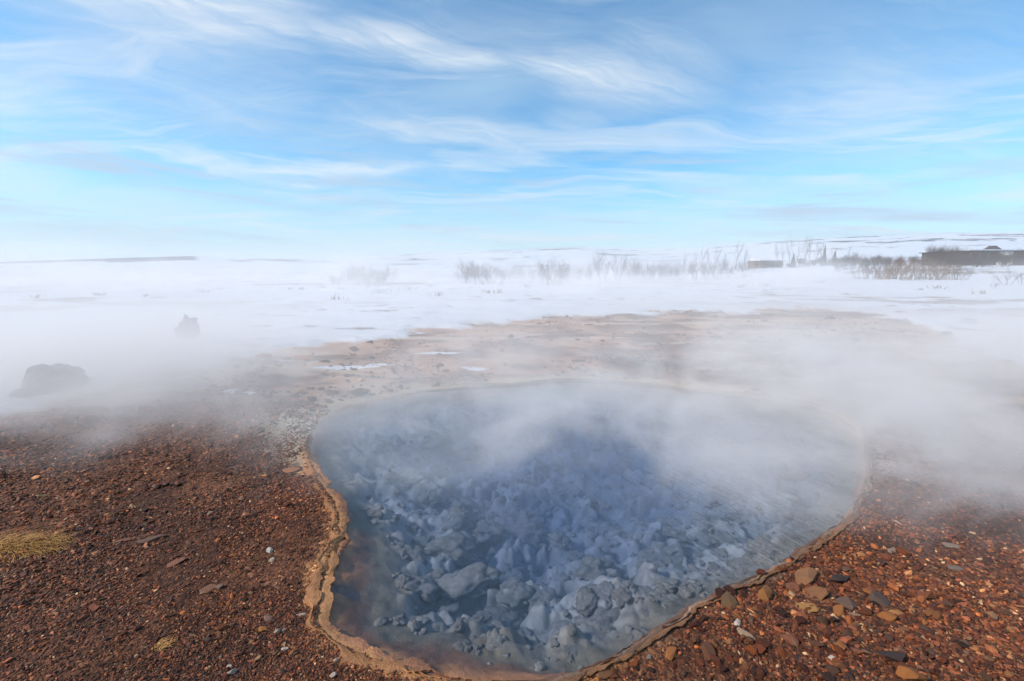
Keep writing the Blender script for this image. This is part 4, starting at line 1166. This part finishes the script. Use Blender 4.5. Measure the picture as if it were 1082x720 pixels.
# ------------------------------------------------------------------ sky and sun
SUN_AZ, SUN_EL = R(-106), R(38)          # bearing from +Y towards +X, height
def world():
    w = bpy.data.worlds.new('World'); SC.world = w; w.use_nodes = True
    N = NT(w); N.n.clear()
    out = N.n.new('ShaderNodeOutputWorld')
    sky = N.n.new('ShaderNodeTexSky'); sky.sky_type = 'NISHITA'; sky.sun_disc = False
    sky.sun_elevation = SUN_EL; sky.sun_rotation = SUN_AZ
    sky.altitude = 100; sky.air_density = 1.0; sky.dust_density = 0.1; sky.ozone_density = 2.5
    tc = N.n.new('ShaderNodeTexCoord').outputs['Generated']
    s = N.node('ShaderNodeSeparateXYZ'); N.l.new(tc, s.inputs[0])
    zc = N.m('MAXIMUM', s.outputs[2], 0.02)
    # the plane of the high cloud layer
    u = N.m('DIVIDE', s.outputs[0], N.m('ADD', zc, 0.12)); v = N.m('DIVIDE', s.outputs[1], N.m('ADD', zc, 0.12))
    uv = N.node('ShaderNodeCombineXYZ'); N.l.new(u, uv.inputs[0]); N.l.new(v, uv.inputs[1])
    uv = uv.outputs[0]
    wn = N.vm('MULTIPLY', N.vm('SUBTRACT', N.noise(uv, 0.7, 3, col=True), (0.5, 0.5, 0.5)), (1.1, 1.1, 0))
    uw = N.vm('ADD', uv, wn)
    st = N.noise(N.mapping(uw, rot=(0, 0, R(12)), scale=(0.28, 1.6, 1)), 1.0, 8, 0.6, 0.3)
    veil = N.noise(N.mapping(uw, rot=(0, 0, R(-8)), scale=(0.35, 0.7, 1)), 1.0, 5, 0.55)
    c1 = N.m('MULTIPLY', N.ss(st, 0.44, 0.74), 0.85)
    c2 = N.m('MULTIPLY', N.ss(veil, 0.42, 0.74), 0.50)
    # named wisps, given by bearing and height
    az = N.m('ARCTAN2', s.outputs[0], s.outputs[1]); el = N.m('ARCSINE', s.outputs[2])
    fib = N.noise(N.mapping(uw, rot=(0, 0, R(20)), scale=(0.9, 6.0, 1)), 1.0, 6, 0.62, 0.4)
    tot = None
    def ae(px, py):
        d = ray(px, py); return math.atan2(d[0], d[1]), math.atan2(d[2], math.hypot(d[0], d[1]))
    wob = N.m('MULTIPLY', N.m('SUBTRACT', N.noise(uv, 1.1, 4), 0.5), 0.13)
    wob2 = N.m('MULTIPLY', N.m('SUBTRACT', N.noise(uv, 5.0, 4, 0.6), 0.5), 0.018)
    for (xa, ya, xb, yb, wd, k) in ((330, 35, 560, 66, 0.022, 1.0), (540, 62, 720, 98, 0.028, 1.0), (370, 118, 560, 156, 0.017, 0.9), (140, 162, 445, 182, 0.012, 1.0), (40, -8, 320, 28, 0.04, 1.0),
                                    (250, 200, 420, 206, 0.014, 0.6), (720, 192, 960, 212, 0.016, 0.6), (580, 128, 640, 136, 0.02, 0.5), (790, 112, 1080, 104, 0.075, 0.55), (-40, 92, 40, 92, 0.04, 0.8), (-60, 178, 70, 186, 0.03, 0.7), (640, 40, 780, 70, 0.03, .5), (60, 60, 330, 100, 0.07, .5), (-20, 130, 200, 120, 0.04, .45), (420, 20, 640, 40, 0.035, .4), (880, 150, 1120, 175, 0.03, .4), (0, 215, 260, 222, 0.02, .6), (560, 232, 860, 226, 0.015, .5)):
        a0, e0 = ae(xa, ya); a1, e1 = ae(xb, yb)
        L = math.hypot(a1 - a0, e1 - e0); ca, sa = (a1 - a0) / L, (e1 - e0) / L
        da = N.m('SUBTRACT', az, (a0 + a1) / 2); de = N.m('ADD', N.m('SUBTRACT', el, (e0 + e1) / 2), wob)
        al = N.m('ADD', N.m('MULTIPLY', da, ca), N.m('MULTIPLY', de, sa))
        ac = N.m('SUBTRACT', N.m('MULTIPLY', de, ca), N.m('MULTIPLY', da, sa))
        q = N.m('ADD', N.m('POWER', N.m('ABSOLUTE', N.m('DIVIDE', al, L * 0.62)), 2.5), N.m('POWER', N.m('ABSOLUTE', N.m('DIVIDE', ac, wd * 1.55)), 1.6))
        fv = N.node('ShaderNodeCombineXYZ', inp={'Z': xa * 0.37}); N.l.new(N.m('MULTIPLY', al, 4.0), fv.inputs[0]); N.l.new(N.m('MULTIPLY', N.m('ADD', N.m('ADD', ac, N.m('MULTIPLY', al, 0.10)), wob2), 46.0), fv.inputs[1])
        fb = N.noise(fv.outputs[0], 1.0, 4, 0.62, 0.8)
        g = N.m('MULTIPLY', N.m('EXPONENT', N.m('MULTIPLY', q, -0.9)), N.m('MULTIPLY', N.m('ADD', 0.5, N.m('MULTIPLY', N.ss(fb, 0.24, 0.76), 0.5)), k))
        tot = g if tot is None else N.m('MAXIMUM', tot, g)
    wisps = N.m('MULTIPLY', tot, N.m('ADD', 0.7, N.m('MULTIPLY', N.ss(fib, 0.3, 0.7), 0.3)))
    cm = N.m('MAXIMUM', N.m('MAXIMUM', c1, c2), wisps)
    skyc = N.mix(1.0, sky.outputs[0], (0.62, 1.24, 1.42), 'MULTIPLY')
    cloudc = N.mix(N.ss(veil, 0.45, 0.75), (6.7, 7.1, 7.4), (4.6, 6.1, 7.2))
    colr = N.mix(N.m('MINIMUM', cm, 1.0), skyc, cloudc)
    colr = N.mix(N.m('MULTIPLY', N.ss(el, 0.22, -0.02), 0.8), colr, (4.9, 5.4, 5.9))
    # low, distant cloud seen edge on: thin level bands
    cb = N.node('ShaderNodeCombineXYZ'); N.l.new(N.m('MULTIPLY', az, 1.6), cb.inputs[0]); N.l.new(N.m('ADD', N.m('MULTIPLY', el, 17.0), N.m('MULTIPLY', az, 0.8)), cb.inputs[1])
    bn = N.noise(cb.outputs[0], 1.5, 7, 0.58, 0.5)
    bm_ = N.m('MULTIPLY', N.m('MULTIPLY', N.ss(el, 0.02, 0.07), N.ss(el, 0.36, 0.14)), 0.8)
    colr = N.mix(N.m('MULTIPLY', N.ss(bn, 0.5, 0.68), bm_), colr, (3.9, 4.9, 6.1))
    colr = N.mix(N.m('MULTIPLY', N.ss(bn, 0.46, 0.30), N.m('MULTIPLY', bm_, 0.7)), colr, (6.0, 6.7, 7.2))
    bg = N.n.new('ShaderNodeBackground'); bg.inputs[1].default_value = 0.1
    N.l.new(colr, bg.inputs[0]); N.l.new(bg.outputs[0], out.inputs[0])
world()
sd = bpy.data.lights.new('sun', 'SUN'); sd.energy = 3.6; sd.angle = R(5.0); sd.color = (1.0, 0.90, 0.79)
so = bpy.data.objects.new('sun', sd); COL.objects.link(so)
dv = Vector((math.sin(SUN_AZ) * math.cos(SUN_EL), math.cos(SUN_AZ) * math.cos(SUN_EL), math.sin(SUN_EL)))
so.rotation_euler = dv.to_track_quat('Z', 'Y').to_euler()
so.location = (0, 0, 50)

SC.render.engine = 'CYCLES'
SC.cycles.use_denoising = True
SC.cycles.use_adaptive_sampling = True
SC.cycles.adaptive_threshold = 0.02
SC.world.cycles.sampling_method = 'MANUAL'
SC.world.cycles.sample_map_resolution = 512
SC.cycles.max_bounces = 8
SC.cycles.diffuse_bounces = 3
SC.cycles.volume_bounces = 3
SC.cycles.transparent_max_bounces = 16
SC.cycles.sample_clamp_indirect = 6
SC.cycles.caustics_reflective = False
SC.cycles.caustics_refractive = False
SC.view_settings.view_transform = 'Standard'
SC.view_settings.look = 'None'
SC.view_settings.exposure = 0.40
SC.view_settings.gamma = 1.0
